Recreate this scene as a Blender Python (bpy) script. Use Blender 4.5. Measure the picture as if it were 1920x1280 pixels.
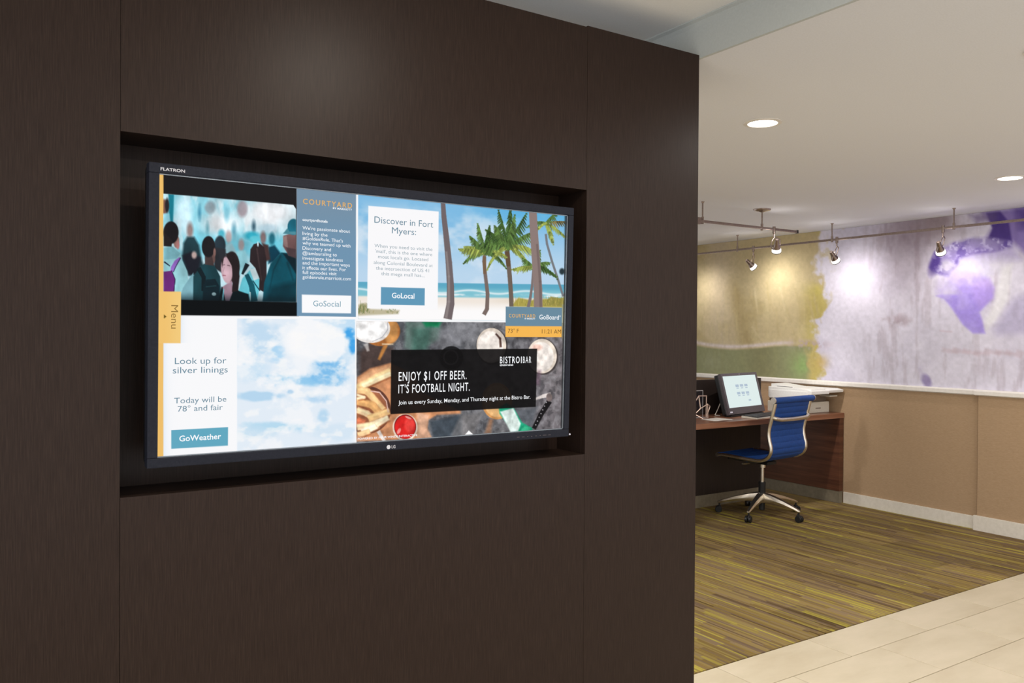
import bpy, bmesh, math, random
import numpy as np
from mathutils import Vector, Matrix

for o in list(bpy.data.objects): bpy.data.objects.remove(o)
S = bpy.context.scene
COL = S.collection
random.seed(4)

# ------------------------------------------------------------------ camera
F_PX, YAW, TILT, ROLL, EYE = 1548.5, 0.57752, 0.009838, -0.0063127, 1.42
def cam_rows():
    fwd = np.array([math.sin(YAW), math.cos(YAW), 0]); right = np.array([math.cos(YAW), -math.sin(YAW), 0])
    down = np.array([0, 0, -1.0])
    c, s = math.cos(TILT), math.sin(TILT)
    f2 = c*fwd + s*down; d2 = c*down - s*fwd
    c, s = math.cos(ROLL), math.sin(ROLL)
    return np.array([c*right + s*d2, c*d2 - s*right, f2])
RM = cam_rows(); CAMP = np.array([0, 0, EYE])
def proj(P):
    q = (np.asarray(P) - CAMP) @ RM.T
    return 960 + F_PX*q[..., 0]/q[..., 2], 640 + F_PX*q[..., 1]/q[..., 2]
def ray(x, y): return RM.T @ np.array([(x-960)/F_PX, (y-640)/F_PX, 1.0])
cd = bpy.data.cameras.new('camera'); cam = bpy.data.objects.new('camera', cd); COL.objects.link(cam)
cd.sensor_width = 36; cd.lens = F_PX/1920*36; cd.clip_start = 0.02
m = Matrix.Identity(4)
for i in range(3):
    m[i][0] = RM[0][i]; m[i][1] = -RM[1][i]; m[i][2] = -RM[2][i]; m[i][3] = CAMP[i]
cam.matrix_world = m
S.camera = cam

# ------------------------------------------------------------------ world and exposure
w = bpy.data.worlds.new('world'); S.world = w; w.use_nodes = True
w.node_tree.nodes['Background'].inputs[0].default_value = (0.97, 0.985, 1.0, 1)
w.node_tree.nodes['Background'].inputs[1].default_value = 1.42
S.view_settings.view_transform = 'Standard'; S.view_settings.look = 'None'
S.view_settings.gamma = 1; S.view_settings.use_curve_mapping = False
S.view_settings.exposure = 0.0
P_ROOM, P_LOBBY, P_SPOT, P_DESK = 8.5, 16.0, 14.0, 60.0      # lamp powers in watts

# ------------------------------------------------------------------ materials
def lin(c):
    c = np.asarray(c, float)/255.0
    return np.where(c <= 0.04045, c/12.92, ((c+0.055)/1.055)**2.4)
def rgba(c): return tuple(lin(c)) + (1.0,)
def mat(name, col, rough=0.5, metal=0.0, spec=0.5, emit=None, strength=0.0, trans=0.0, coat=0.0, ior=1.45):
    M = bpy.data.materials.new(name); M.use_nodes = True
    b = M.node_tree.nodes['Principled BSDF']
    b.inputs['Base Color'].default_value = rgba(col); b.inputs['Roughness'].default_value = rough
    b.inputs['Metallic'].default_value = metal; b.inputs['Specular IOR Level'].default_value = spec
    b.inputs['Transmission Weight'].default_value = trans; b.inputs['Coat Weight'].default_value = coat
    b.inputs['IOR'].default_value = ior
    if emit is not None:
        b.inputs['Emission Color'].default_value = rgba(emit); b.inputs['Emission Strength'].default_value = strength
    return M
def nodes(M): return M.node_tree.nodes, M.node_tree.links, M.node_tree.nodes['Principled BSDF']
def add_noise(M, scale_vec, scale, stops, detail=4, rough=0.6, bump=0.0, bump_dist=0.001, to_color=True, coord='Object'):
    N, L, B = nodes(M)
    tc = N.new('ShaderNodeTexCoord'); mp = N.new('ShaderNodeMapping'); mp.inputs['Scale'].default_value = scale_vec
    L.new(tc.outputs[coord], mp.inputs[0])
    nz = N.new('ShaderNodeTexNoise'); nz.inputs['Scale'].default_value = scale; nz.inputs['Detail'].default_value = detail
    nz.inputs['Roughness'].default_value = rough; L.new(mp.outputs[0], nz.inputs['Vector'])
    rp = N.new('ShaderNodeValToRGB'); L.new(nz.outputs['Fac'], rp.inputs[0])
    e = rp.color_ramp.elements
    while len(e) < len(stops): e.new(0.5)
    for k, (p, c) in enumerate(stops): e[k].position = p; e[k].color = rgba(c)
    if to_color: L.new(rp.outputs[0], B.inputs['Base Color'])
    if bump:
        bp = N.new('ShaderNodeBump'); bp.inputs['Strength'].default_value = bump; bp.inputs['Distance'].default_value = bump_dist
        L.new(nz.outputs['Fac'], bp.inputs['Height']); L.new(bp.outputs[0], B.inputs['Normal'])
    return nz, rp

m_veneer = mat('dark_veneer', (50, 41, 39), 0.36, spec=0.15)
add_noise(m_veneer, (620, 620, 14), 1.0, [(0.25, (36, 26, 22)), (0.5, (45, 34, 29)), (0.75, (55, 43, 37))], 3, 0.65, bump=0.2, bump_dist=0.0005)
m_core = mat('wall_core', (48, 40, 37), 0.7)
m_ceil = mat('ceiling_paint', (226, 222, 214), 0.85, spec=0.2)
add_noise(m_ceil, (1, 1, 1), 180, [(0.3, (222, 223, 227)), (0.7, (228, 229, 234))], 3, bump=0.06)
m_ceil_up = mat('upper_ceiling_paint', (206, 206, 202), 0.85, spec=0.2)
add_noise(m_ceil_up, (1, 1, 1), 160, [(0.3, (236, 235, 233)), (0.7, (241, 240, 238))], 3, bump=0.06)
m_bulk = mat('bulkhead_paint', (188, 192, 190), 0.8, spec=0.2)
add_noise(m_bulk, (1, 1, 1), 160, [(0.3, (185, 189, 187)), (0.7, (191, 195, 193))], 3, bump=0.05)
m_wallpaint = mat('wall_paint', (198, 188, 174), 0.85, spec=0.2)
add_noise(m_wallpaint, (1, 1, 1), 160, [(0.3, (194, 184, 170)), (0.7, (202, 192, 178))], 3, bump=0.05)
m_linen = mat('linen_wallcovering', (158, 131, 101), 0.8, spec=0.2)
add_noise(m_linen, (30, 45, 420), 1.0, [(0.3, (158, 131, 102)), (0.55, (170, 143, 113)), (0.8, (183, 157, 127))], 4, 0.7, bump=0.2, bump_dist=0.0008)
m_trim = mat('white_trim', (226, 220, 212), 0.45)
add_noise(m_trim, (1, 1, 1), 40, [(0.3, (222, 216, 208)), (0.7, (230, 224, 217))], 2)
m_base = mat('baseboard_paint', (205, 198, 184), 0.5)
add_noise(m_base, (1, 1, 1), 40, [(0.3, (212, 205, 192)), (0.7, (222, 215, 203))], 2)
m_grout = mat('grout', (150, 132, 106), 0.9)
add_noise(m_grout, (1, 1, 1), 90, [(0.3, (142, 124, 99)), (0.7, (158, 140, 114))], 3)

def tile_material():
    M = mat('travertine_tile', (214, 196, 164), 0.42, spec=0.4)
    N, L, B = nodes(M)
    nz, rp = add_noise(M, (3.0, 7.0, 3.0), 1.0, [(0.25, (186, 172, 146)), (0.5, (196, 184, 159)), (0.72, (204, 191, 167)), (0.85, (206, 181, 155))], 8, 0.62)
    oi = N.new('ShaderNodeObjectInfo'); ad = N.new('ShaderNodeVectorMath'); ad.operation = 'ADD'
    mp = nz.inputs['Vector'].links[0].from_node
    sc = N.new('ShaderNodeMath'); sc.operation = 'MULTIPLY'; sc.inputs[1].default_value = 60
    L.new(oi.outputs['Random'], sc.inputs[0]); L.new(mp.outputs[0], ad.inputs[0]); L.new(sc.outputs[0], ad.inputs[1])
    L.new(ad.outputs[0], nz.inputs['Vector'])
    return M
m_tile = tile_material()

def carpet_material():
    M = mat('striped_carpet', (120, 104, 60), 0.95, spec=0.1)
    N, L, B = nodes(M)
    tc = N.new('ShaderNodeTexCoord'); sp = N.new('ShaderNodeSeparateXYZ'); L.new(tc.outputs['Object'], sp.inputs[0])
    def math_(op, a, b=None):
        n = N.new('ShaderNodeMath'); n.operation = op
        for i, v in enumerate((a, b)):
            if v is None: continue
            if isinstance(v, (int, float)): n.inputs[i].default_value = v
            else: L.new(v, n.inputs[i])
        return n.outputs[0]
    def stripes(width, seg, seed):
        ix = math_('FLOOR', math_('DIVIDE', sp.outputs['X'], width))
        wn = N.new('ShaderNodeTexWhiteNoise'); wn.noise_dimensions = '2D'
        cb = N.new('ShaderNodeCombineXYZ'); L.new(ix, cb.inputs[0]); cb.inputs[1].default_value = seed
        L.new(cb.outputs[0], wn.inputs['Vector'])
        iy = math_('FLOOR', math_('ADD', math_('DIVIDE', sp.outputs['Y'], seg), math_('MULTIPLY', wn.outputs['Value'], 7.3)))
        w2 = N.new('ShaderNodeTexWhiteNoise'); w2.noise_dimensions = '3D'
        c2 = N.new('ShaderNodeCombineXYZ'); L.new(ix, c2.inputs[0]); L.new(iy, c2.inputs[1]); c2.inputs[2].default_value = seed
        L.new(c2.outputs[0], w2.inputs['Vector']); return w2.outputs['Value']
    a = stripes(0.011, 0.42, 1.0); b = stripes(0.037, 0.9, 5.0)
    mp = N.new('ShaderNodeMapping'); mp.inputs['Scale'].default_value = (34, 0.9, 1); L.new(tc.outputs['Object'], mp.inputs[0])
    nz = N.new('ShaderNodeTexNoise'); nz.inputs['Scale'].default_value = 1.4; nz.inputs['Detail'].default_value = 5; L.new(mp.outputs[0], nz.inputs['Vector'])
    t = math_('ADD', math_('ADD', math_('MULTIPLY', a, 0.36), math_('MULTIPLY', b, 0.30)), math_('MULTIPLY', nz.outputs['Fac'], 0.36))
    rp = N.new('ShaderNodeValToRGB'); L.new(t, rp.inputs[0]); e = rp.color_ramp.elements
    stops = [(0.22, (88, 69, 40)), (0.36, (116, 97, 80)), (0.45, (120, 99, 54)), (0.54, (142, 122, 72)), (0.62, (126, 106, 86)), (0.70, (150, 134, 64)), (0.80, (172, 160, 72))]
    while len(e) < len(stops): e.new(0.5)
    for k, (p, c) in enumerate(stops): e[k].position = p; e[k].color = rgba(c)
    # carpet planks, each its own shade
    br = N.new('ShaderNodeTexBrick'); br.inputs['Scale'].default_value = 1.0; br.offset = 0.5
    br.inputs['Brick Width'].default_value = 1.0; br.inputs['Row Height'].default_value = 0.25; br.inputs['Mortar Size'].default_value = 0.0
    br.inputs['Color1'].default_value = (0.74, 0.74, 0.70, 1); br.inputs['Color2'].default_value = (1.22, 1.22, 1.25, 1)
    rot = N.new('ShaderNodeMapping'); rot.inputs['Rotation'].default_value = (0, 0, math.pi/2); rot.inputs['Location'].default_value = (0.3, 0.12, 0)
    L.new(tc.outputs['Object'], rot.inputs[0]); L.new(rot.outputs[0], br.inputs['Vector'])
    mx = N.new('ShaderNodeMix'); mx.data_type = 'RGBA'; mx.blend_type = 'MULTIPLY'; mx.inputs['Factor'].default_value = 0.75
    L.new(rp.outputs[0], mx.inputs[6]); L.new(br.outputs['Color'], mx.inputs[7]); L.new(mx.outputs[2], B.inputs['Base Color'])
    n2 = N.new('ShaderNodeTexNoise'); n2.inputs['Scale'].default_value = 420; L.new(tc.outputs['Object'], n2.inputs['Vector'])
    bp = N.new('ShaderNodeBump'); bp.inputs['Strength'].default_value = 0.5; bp.inputs['Distance'].default_value = 0.003
    L.new(n2.outputs['Fac'], bp.inputs['Height']); L.new(bp.outputs[0], B.inputs['Normal'])
    return M
m_carpet = carpet_material()

m_walnut = mat('walnut_veneer', (98, 60, 40), 0.4)
add_noise(m_walnut, (2.2, 2.2, 34), 1.0, [(0.3, (68, 39, 26)), (0.5, (88, 53, 36)), (0.72, (106, 67, 47))], 5, 0.6)
m_walnut_top = mat('walnut_top', (112, 72, 52), 0.32)
add_noise(m_walnut_top, (2.0, 40, 40), 1.0, [(0.3, (118, 76, 56)), (0.5, (136, 92, 70)), (0.72, (156, 112, 88))], 5, 0.6)
m_darkpanel = mat('dark_laminate', (40, 30, 27), 0.5)
add_noise(m_darkpanel, (120, 120, 3), 1.0, [(0.3, (33, 25, 22)), (0.7, (48, 37, 33))], 3)
m_plinth = mat('grey_plinth', (118, 108, 90), 0.6)
add_noise(m_plinth, (1, 1, 1), 30, [(0.3, (110, 101, 84)), (0.7, (126, 116, 97))], 3)
m_alu = mat('polished_aluminium', (222, 214, 200), 0.32, metal=1.0)
add_noise(m_alu, (1, 1, 1), 60, [(0.3, (214, 206, 192)), (0.7, (230, 222, 208))], 2)
m_nickel = mat('brushed_nickel', (176, 162, 154), 0.35, metal=1.0)
add_noise(m_nickel, (1, 1, 1), 90, [(0.3, (138, 122, 113)), (0.7, (154, 138, 129))], 2)
m_blue = mat('blue_upholstery', (24, 74, 152), 0.55, spec=0.4)
add_noise(m_blue, (1, 1, 1), 60, [(0.3, (19, 60, 124)), (0.7, (27, 75, 148))], 4, bump=0.1)
m_blackp = mat('black_plastic', (24, 24, 26), 0.45)
add_noise(m_blackp, (1, 1, 1), 200, [(0.3, (21, 21, 23)), (0.7, (28, 28, 30))], 2, bump=0.08)
m_bezel = mat('display_bezel', (44, 46, 54), 0.45, spec=0.12)
add_noise(m_bezel, (1, 1, 1), 240, [(0.3, (30, 32, 41)), (0.7, (37, 39, 48))], 2, bump=0.05)
m_lip = mat('display_lip', (130, 136, 142), 0.22, metal=0.7)
add_noise(m_lip, (1, 1, 1), 80, [(0.3, (122, 128, 134)), (0.7, (138, 144, 150))], 2)
m_grey = mat('grey_bezel', (78, 70, 74), 0.45)
add_noise(m_grey, (1, 1, 1), 160, [(0.3, (72, 65, 69)), (0.7, (84, 76, 80))], 2)
m_key = mat('dark_keys', (58, 56, 60), 0.5)
add_noise(m_key, (1, 1, 1), 160, [(0.3, (52, 50, 54)), (0.7, (64, 62, 66))], 2)
m_white = mat('white_plastic', (228, 226, 222), 0.45)
add_noise(m_white, (1, 1, 1), 120, [(0.3, (224, 222, 218)), (0.7, (232, 230, 227))], 2)
m_offwhite = mat('offwhite_plastic', (206, 200, 186), 0.5)
add_noise(m_offwhite, (1, 1, 1), 120, [(0.3, (200, 194, 180)), (0.7, (212, 206, 193))], 2)
m_taupe = mat('taupe_plastic', (122, 108, 96), 0.5)
add_noise(m_taupe, (1, 1, 1), 120, [(0.3, (116, 102, 90)), (0.7, (128, 114, 102))], 2)
m_paper = mat('paper', (240, 236, 228), 0.8, spec=0.2)
add_noise(m_paper, (1, 1, 1), 50, [(0.3, (236, 232, 224)), (0.7, (244, 240, 233))], 2)
m_wire = mat('pale_wire', (205, 180, 165), 0.3, metal=0.6)
add_noise(m_wire, (1, 1, 1), 60, [(0.3, (196, 171, 156)), (0.7, (214, 189, 174))], 2)
m_acryl = mat('clear_acrylic', (235, 238, 240), 0.05, trans=1.0, ior=1.3)
m_acedge = mat('acrylic_edge', (190, 186, 186), 0.3)
add_noise(m_acedge, (1, 1, 1), 60, [(0.3, (182, 178, 178)), (0.7, (198, 194, 194))], 2)
m_lens = mat('lamp_lens', (255, 255, 255), 0.4, emit=(255, 248, 236), strength=9.0)
m_halogen = mat('lit_glass', (240, 240, 240), 0.3, emit=(255, 250, 242), strength=1.1)
m_silver_ink = mat('silver_print', (200, 200, 208), 0.4, emit=(190, 190, 200), strength=0.0)
m_lead = mat('indicator', (220, 220, 235), 0.4)
for mm in (m_lens, m_halogen, m_silver_ink, m_lead, m_acryl):
    N, L, B = nodes(mm)
    tc = N.new('ShaderNodeTexCoord'); nz = N.new('ShaderNodeTexNoise'); nz.inputs['Scale'].default_value = 30
    mr = N.new('ShaderNodeMapRange'); r0 = B.inputs['Roughness'].default_value
    mr.inputs['To Min'].default_value = r0*0.9; mr.inputs['To Max'].default_value = r0*1.1
    L.new(tc.outputs['Object'], nz.inputs['Vector']); L.new(nz.outputs['Fac'], mr.inputs['Value']); L.new(mr.outputs[0], B.inputs['Roughness'])

m_pane = bpy.data.materials.new('added_window_glass'); m_pane.use_nodes = True
_N = m_pane.node_tree.nodes; _L = m_pane.node_tree.links; _N.clear()
_o = _N.new('ShaderNodeOutputMaterial'); _m = _N.new('ShaderNodeMixShader'); _t = _N.new('ShaderNodeBsdfTransparent'); _g = _N.new('ShaderNodeBsdfGlossy'); _f = _N.new('ShaderNodeFresnel')
_g.inputs['Roughness'].default_value = 0.02; _f.inputs[0].default_value = 1.3
_L.new(_f.outputs[0], _m.inputs[0]); _L.new(_t.outputs[0], _m.inputs[1]); _L.new(_g.outputs[0], _m.inputs[2]); _L.new(_m.outputs[0], _o.inputs[0])
def glow(name, col, k=1.0):       # flat lit colour on a screen
    M = mat(name, (2, 2, 2), 0.4, spec=0.05, emit=col, strength=k)
    return M
def attr_material(name, emissive):
    M = mat(name, (2, 2, 2), 0.35 if emissive else 0.75, spec=0.05 if emissive else 0.2)
    N, L, B = nodes(M)
    a = N.new('ShaderNodeAttribute'); a.attribute_name = 'paint'
    if emissive:
        L.new(a.outputs['Color'], B.inputs['Emission Color']); B.inputs['Emission Strength'].default_value = 1.0
    else:
        L.new(a.outputs['Color'], B.inputs['Base Color'])
        tc = N.new('ShaderNodeTexCoord'); mp = N.new('ShaderNodeMapping'); mp.inputs['Scale'].default_value = (60, 60, 300)
        nz = N.new('ShaderNodeTexNoise'); nz.inputs['Scale'].default_value = 1.0
        L.new(tc.outputs['Object'], mp.inputs[0]); L.new(mp.outputs[0], nz.inputs['Vector'])
        bp = N.new('ShaderNodeBump'); bp.inputs['Strength'].default_value = 0.1; bp.inputs['Distance'].default_value = 0.001
        L.new(nz.outputs['Fac'], bp.inputs['Height']); L.new(bp.outputs[0], B.inputs['Normal'])
    return M

# ------------------------------------------------------------------ mesh helpers
class MB:
    def __init__(s): s.v = []; s.f = []; s.sm = []
    def add(s, v, f, smooth=False):
        n = len(s.v); s.v += [tuple(p) for p in v]; s.f += [tuple(i+n for i in q) for q in f]; s.sm += [smooth]*len(f); return s
    def box(s, x0, x1, y0, y1, z0, z1, T=None):
        v = [(x, y, z) for x in (x0, x1) for y in (y0, y1) for z in (z0, z1)]
        if T: v = [T(p) for p in v]
        return s.add(v, [(0, 1, 3, 2), (4, 6, 7, 5), (0, 4, 5, 1), (2, 3, 7, 6), (0, 2, 6, 4), (1, 5, 7, 3)])
    def prism(s, poly, axis, a0, a1):      # polygon in the two other axes, extruded along axis
        n = len(poly)
        def P(p, a): return {'x': (a, p[0], p[1]), 'y': (p[0], a, p[1]), 'z': (p[0], p[1], a)}[axis]
        v = [P(p, a0) for p in poly] + [P(p, a1) for p in poly]
        f = [tuple(range(n)), tuple(range(2*n-1, n-1, -1))] + [(i, i+n, (i+1) % n+n, (i+1) % n) for i in range(n)]
        return s.add(v, f)
    def tube(s, pts, r, seg=10, closed=False, flat=1.0, flat_dir=None):
        pts = [Vector(p) for p in pts]; n = len(pts)
        rs = r if isinstance(r, (list, tuple)) else [r]*n
        v = []; up = Vector((0, 0, 1)); prev = None
        for i, p in enumerate(pts):
            a = pts[i-1] if (i > 0 or closed) else p; b = pts[(i+1) % n] if (i < n-1 or closed) else p
            t = (b-a).normalized()
            if flat_dir is not None: u = Vector(flat_dir); u = (u - t*u.dot(t)).normalized()
            elif prev is None: u = t.orthogonal().normalized()
            else: u = (prev - t*prev.dot(t)).normalized()
            prev = u; w_ = t.cross(u)
            for k in range(seg):
                an = 2*math.pi*k/seg; v.append(p + u*math.cos(an)*rs[i] + w_*math.sin(an)*rs[i]*flat)
        f = []
        for i in range(n if closed else n-1):
            j = (i+1) % n
            for k in range(seg): f.append((i*seg+k, i*seg+(k+1) % seg, j*seg+(k+1) % seg, j*seg+k))
        s.add(v, f, True)
        if not closed:
            o = len(s.v)-n*seg
            s.f += [tuple(o+k for k in range(seg-1, -1, -1)), tuple(o+(n-1)*seg+k for k in range(seg))]; s.sm += [False]*2
        return s
    def lathe(s, prof, seg=24, T=None):    # (r, z) profile about z
        v = []
        for r, z in prof:
            for k in range(seg):
                a = 2*math.pi*k/seg; p = (r*math.cos(a), r*math.sin(a), z); v.append(T(p) if T else p)
        f = []
        for i in range(len(prof)-1):
            for k in range(seg): f.append((i*seg+k, i*seg+(k+1) % seg, (i+1)*seg+(k+1) % seg, (i+1)*seg+k))
        n = len(prof)
        f += [tuple(range(seg-1, -1, -1)), tuple((n-1)*seg+k for k in range(seg))]
        return s.add(v, f, True)
    def build(s, name, material, parent=None, bevel=0.0, seg=2):
        me = bpy.data.meshes.new(name); me.from_pydata([tuple(p) for p in s.v], [], s.f)
        me.polygons.foreach_set('use_smooth', s.sm); me.update()
        bm = bmesh.new(); bm.from_mesh(me)
        bmesh.ops.recalc_face_normals(bm, faces=bm.faces)
        if bevel:
            es = [e for e in bm.edges if len(e.link_faces) == 2 and e.calc_face_angle(0) > 0.6]
            bmesh.ops.bevel(bm, geom=es, offset=bevel, segments=seg, affect='EDGES', profile=0.6)
        bm.to_mesh(me); bm.free()
        if any(s.sm):
            try: me.set_sharp_from_angle(angle=math.radians(40))
            except Exception: pass
        me.materials.append(material)
        o = bpy.data.objects.new(name, me); COL.objects.link(o)
        if parent: o.parent = parent
        return o
def box(name, b, material, parent=None, bevel=0.0): return MB().box(*b).build(name, material, parent, bevel)
def tag(o, label, cat=None, group=None, kind=None):
    o['label'] = label
    if cat: o['category'] = cat
    if group: o['group'] = group
    if kind: o['kind'] = kind
    return o
def thing(name, label, cat, loc=(0, 0, 0), rot=(0, 0, 0), group=None):
    o = bpy.data.objects.new(name, None); o.empty_display_size = 0.1; COL.objects.link(o)
    o.location = loc; o.rotation_euler = rot
    return tag(o, label, cat, group)
def rot_to(d):     # transform sending -z to direction d
    q = Vector((0, 0, -1)).rotation_difference(Vector(d).normalized()); return q
def grid_mesh(name, P, colors, material, parent=None):
    """P: (rows, cols, 3) vertices, colors: sRGB 0..255"""
    r, c = P.shape[:2]; me = bpy.data.meshes.new(name)
    idx = np.arange(r*c).reshape(r, c)
    quads = np.stack([idx[:-1, :-1], idx[1:, :-1], idx[1:, 1:], idx[:-1, 1:]], -1).reshape(-1, 4)
    me.vertices.add(r*c); me.vertices.foreach_set('co', P.reshape(-1).astype(np.float32))
    me.loops.add(quads.size); me.loops.foreach_set('vertex_index', quads.reshape(-1).astype(np.int32))
    me.polygons.add(len(quads)); me.polygons.foreach_set('loop_start', np.arange(0, quads.size, 4, dtype=np.int32))
    me.update(calc_edges=True)
    at = me.attributes.new('paint', 'FLOAT_COLOR', 'POINT')
    L_ = lin(np.clip(colors, 0, 255)).reshape(-1, 3)
    at.data.foreach_set('color', np.concatenate([L_, np.ones((len(L_), 1))], 1).astype(np.float32).reshape(-1))
    me.materials.append(material)
    o = bpy.data.objects.new(name, me); COL.objects.link(o)
    if parent: o.parent = parent
    return o

# ------------------------------------------------------------------ painter for the screen picture and the printed mural
class Paint:
    def __init__(s, X, Y, col):
        s.X = X; s.Y = Y; s.c = np.empty(X.shape + (3,)); s.c[:] = col; s.clip = None
    def _sel(s, x0, x1, y0, y1): return np.nonzero((s.X > x0) & (s.X < x1) & (s.Y > y0) & (s.Y < y1))
    def _mix(s, sel, a, col):
        if s.clip is not None: a = a*s.clip[sel]
        col = np.asarray(col, float); s.c[sel] += (col - s.c[sel])*a[:, None]
    def poly(s, pts, col, soft=1.0, alpha=1.0):
        pts = np.asarray(pts, float); m_ = soft+1
        sel = s._sel(pts[:, 0].min()-m_, pts[:, 0].max()+m_, pts[:, 1].min()-m_, pts[:, 1].max()+m_)
        if not len(sel[0]): return
        x = s.X[sel]; y = s.Y[sel]; d = np.full(x.shape, 1e9); ins = np.zeros(x.shape, bool)
        for i in range(len(pts)):
            ax, ay = pts[i]; bx, by = pts[(i+1) % len(pts)]; ex, ey = bx-ax, by-ay
            t = np.clip(((x-ax)*ex+(y-ay)*ey)/(ex*ex+ey*ey+1e-9), 0, 1)
            d = np.minimum(d, np.hypot(x-ax-t*ex, y-ay-t*ey))
            c = (ay > y) != (by > y); ins ^= c & (x < (bx-ax)*(y-ay)/(by-ay+1e-12)+ax)
        d = np.where(ins, -d, d); s._mix(sel, np.clip(0.5-d/soft, 0, 1)*alpha, col)
    def ell(s, cx, cy, rx, ry, col, soft=1.0, alpha=1.0, rot=0.0):
        R_ = max(rx, ry)+soft+1; sel = s._sel(cx-R_, cx+R_, cy-R_, cy+R_)
        if not len(sel[0]): return
        x = s.X[sel]-cx; y = s.Y[sel]-cy; c, n = math.cos(rot), math.sin(rot); x, y = c*x+n*y, c*y-n*x
        d = (np.hypot(x/rx, y/ry)-1)*min(rx, ry); s._mix(sel, np.clip(0.5-d/soft, 0, 1)*alpha, col)
    def line(s, pts, w0, w1, col, soft=1.0, alpha=1.0):
        n = len(pts)-1
        for i in range(n):
            (ax, ay), (bx, by) = pts[i], pts[i+1]; wa = w0+(w1-w0)*i/n; wb = w0+(w1-w0)*(i+1)/n
            dx, dy = bx-ax, by-ay; l = math.hypot(dx, dy)+1e-9; nx, ny = -dy/l, dx/l
            s.poly([(ax+nx*wa/2, ay+ny*wa/2), (bx+nx*wb/2, by+ny*wb/2), (bx-nx*wb/2, by-ny*wb/2), (ax-nx*wa/2, ay-ny*wa/2)], col, soft, alpha)
            if i and wa > 3: s.ell(ax, ay, wa/2, wa/2, col, soft, alpha)
    def field(s, a, col):
        sel = np.nonzero(a > 0.004)
        if len(sel[0]): s._mix(sel, a[sel], col)
def vnoise(x, y, seed=0):
    xi = np.floor(x).astype(np.int64); yi = np.floor(y).astype(np.int64); fx = x-xi; fy = y-yi
    fx = fx*fx*(3-2*fx); fy = fy*fy*(3-2*fy)
    def h(a, b):
        n = (a*374761393 + b*668265263 + seed*69069) & 0xffffffff
        n = ((n ^ (n >> 13))*1274126177) & 0xffffffff; return ((n ^ (n >> 16)) & 0xffff)/65535.0
    return (h(xi, yi)*(1-fx)+h(xi+1, yi)*fx)*(1-fy)+(h(xi, yi+1)*(1-fx)+h(xi+1, yi+1)*fx)*fy
def fbm(x, y, oct=5, seed=0, gain=0.5):
    a = 1; t = 0; s_ = 0
    for o in range(oct): t = t+a*vnoise(x*2**o, y*2**o, seed+o); s_ += a; a *= gain
    return t/s_
def smooth(a, e0, e1): t = np.clip((a-e0)/(e1-e0), 0, 1); return t*t*(3-2*t)
def TR(ox, oy, k): return lambda pts: [(ox+x/k, oy+y/k) for x, y in pts]

# ------------------------------------------------------------------ the setting
X_M, Z_C, Z_UP, X_E, Y_W = 6.18, 2.328, 2.45, 1.985, 1.937
X0, X1, Y0, Y1 = -1.35, X_M, -1.6, 6.7
Y_CARPET = 2.461

floor = box('floor', (X0, X1+0.15, Y0, Y1, -0.12, -0.004), m_grout)
tag(floor, 'tiled and carpeted hotel floor', kind='structure')
carpet = MB().prism([(1.0, Y_CARPET), (X1, Y_CARPET), (X1, Y1), (X0, Y1), (X0, Y_CARPET)], 'z', -0.004, 0.004).build('carpet', m_carpet, floor, 0)
carpet['label'] = 'olive and brown striped carpet'
tile_mesh = {}
def tile(x0, x1, y0, y1):
    key = (round(x1-x0, 3), round(y1-y0, 3))
    if key not in tile_mesh:
        o = MB().box(-key[0]/2, key[0]/2, -key[1]/2, key[1]/2, -0.004, 0.003).build('tile', m_tile, floor, 0.0012, 1); tile_mesh[key] = o.data
    else:
        o = bpy.data.objects.new('tile', tile_mesh[key]); COL.objects.link(o); o.parent = floor
    o.location = ((x0+x1)/2, (y0+y1)/2, 0)
rows = [(2.222, Y_CARPET-0.003)] + [(2.222-0.296*(k+1), 2.222-0.296*k) for k in range(9)]
G = 0.0022
for k, (ya, yb) in enumerate(rows):
    off = 2.652 + 0.2015*k
    n0 = math.floor((-1.0-off)/0.6013)
    for i in range(n0, n0+13):
        xa = off+0.6013*i; xb = xa+0.6013
        if xb > X1: xb = X1
        if xb-xa < 0.05 or xa >= X1: continue
        tile(xa+G, xb-G, ya+G, yb-G)

# dark partition with a niche
NX0, NX1, NZ0, NZ1, NYB = 0.262, 1.523, 1.062, 1.8465, 2.077
PX0 = -1.25
core = MB()
YB = 2.30
core.box(PX0, NX0-0.012, Y_W+0.02, YB, 0, Z_C-0.004).box(NX1+0.012, X_E-0.02, Y_W+0.02, YB, 0, Z_C-0.004)
core.box(NX0-0.012, NX1+0.012, Y_W+0.02, YB, NZ1+0.012, Z_C-0.004).box(NX0-0.012, NX1+0.012, Y_W+0.02, YB, 0, NZ0-0.012)
core.box(NX0-0.012, NX1+0.012, NYB+0.012, YB, NZ0-0.012, NZ1+0.012)
wl = core.build('wall_left', m_core); tag(wl, 'dark brown wood veneer partition with a display niche', kind='structure')
g = 0.0005
for b in ((PX0, NX0-g, Y_W, Y_W+0.0195, 0, Z_C), (NX0+g, NX1-g, Y_W, Y_W+0.0195, NZ1, Z_C), (NX0+g, NX1-g, Y_W, Y_W+0.0195, 0, NZ0),
          (NX1+g, X_E, Y_W, Y_W+0.0195, 0, Z_C+0.004), (X_E-0.0195, X_E, Y_W+0.02, YB, 0, Z_C)):
    box('veneer_panel', b, m_veneer, wl)
for b in ((NX0, NX1, NYB, NYB+0.0115, NZ0, NZ1), (NX0-0.0115, NX0, Y_W+0.02, NYB+0.0115, NZ0, NZ1), (NX1, NX1+0.0115, Y_W+0.02, NYB+0.0115, NZ0, NZ1),
          (NX0-0.0115, NX1+0.0115, Y_W+0.02, NYB+0.0115, NZ1, NZ1+0.0115), (NX0-0.0115, NX1+0.0115, Y_W+0.02, NYB+0.0115, NZ0-0.0115, NZ0)):
    box('niche_lining', b, m_veneer, wl)

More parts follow.
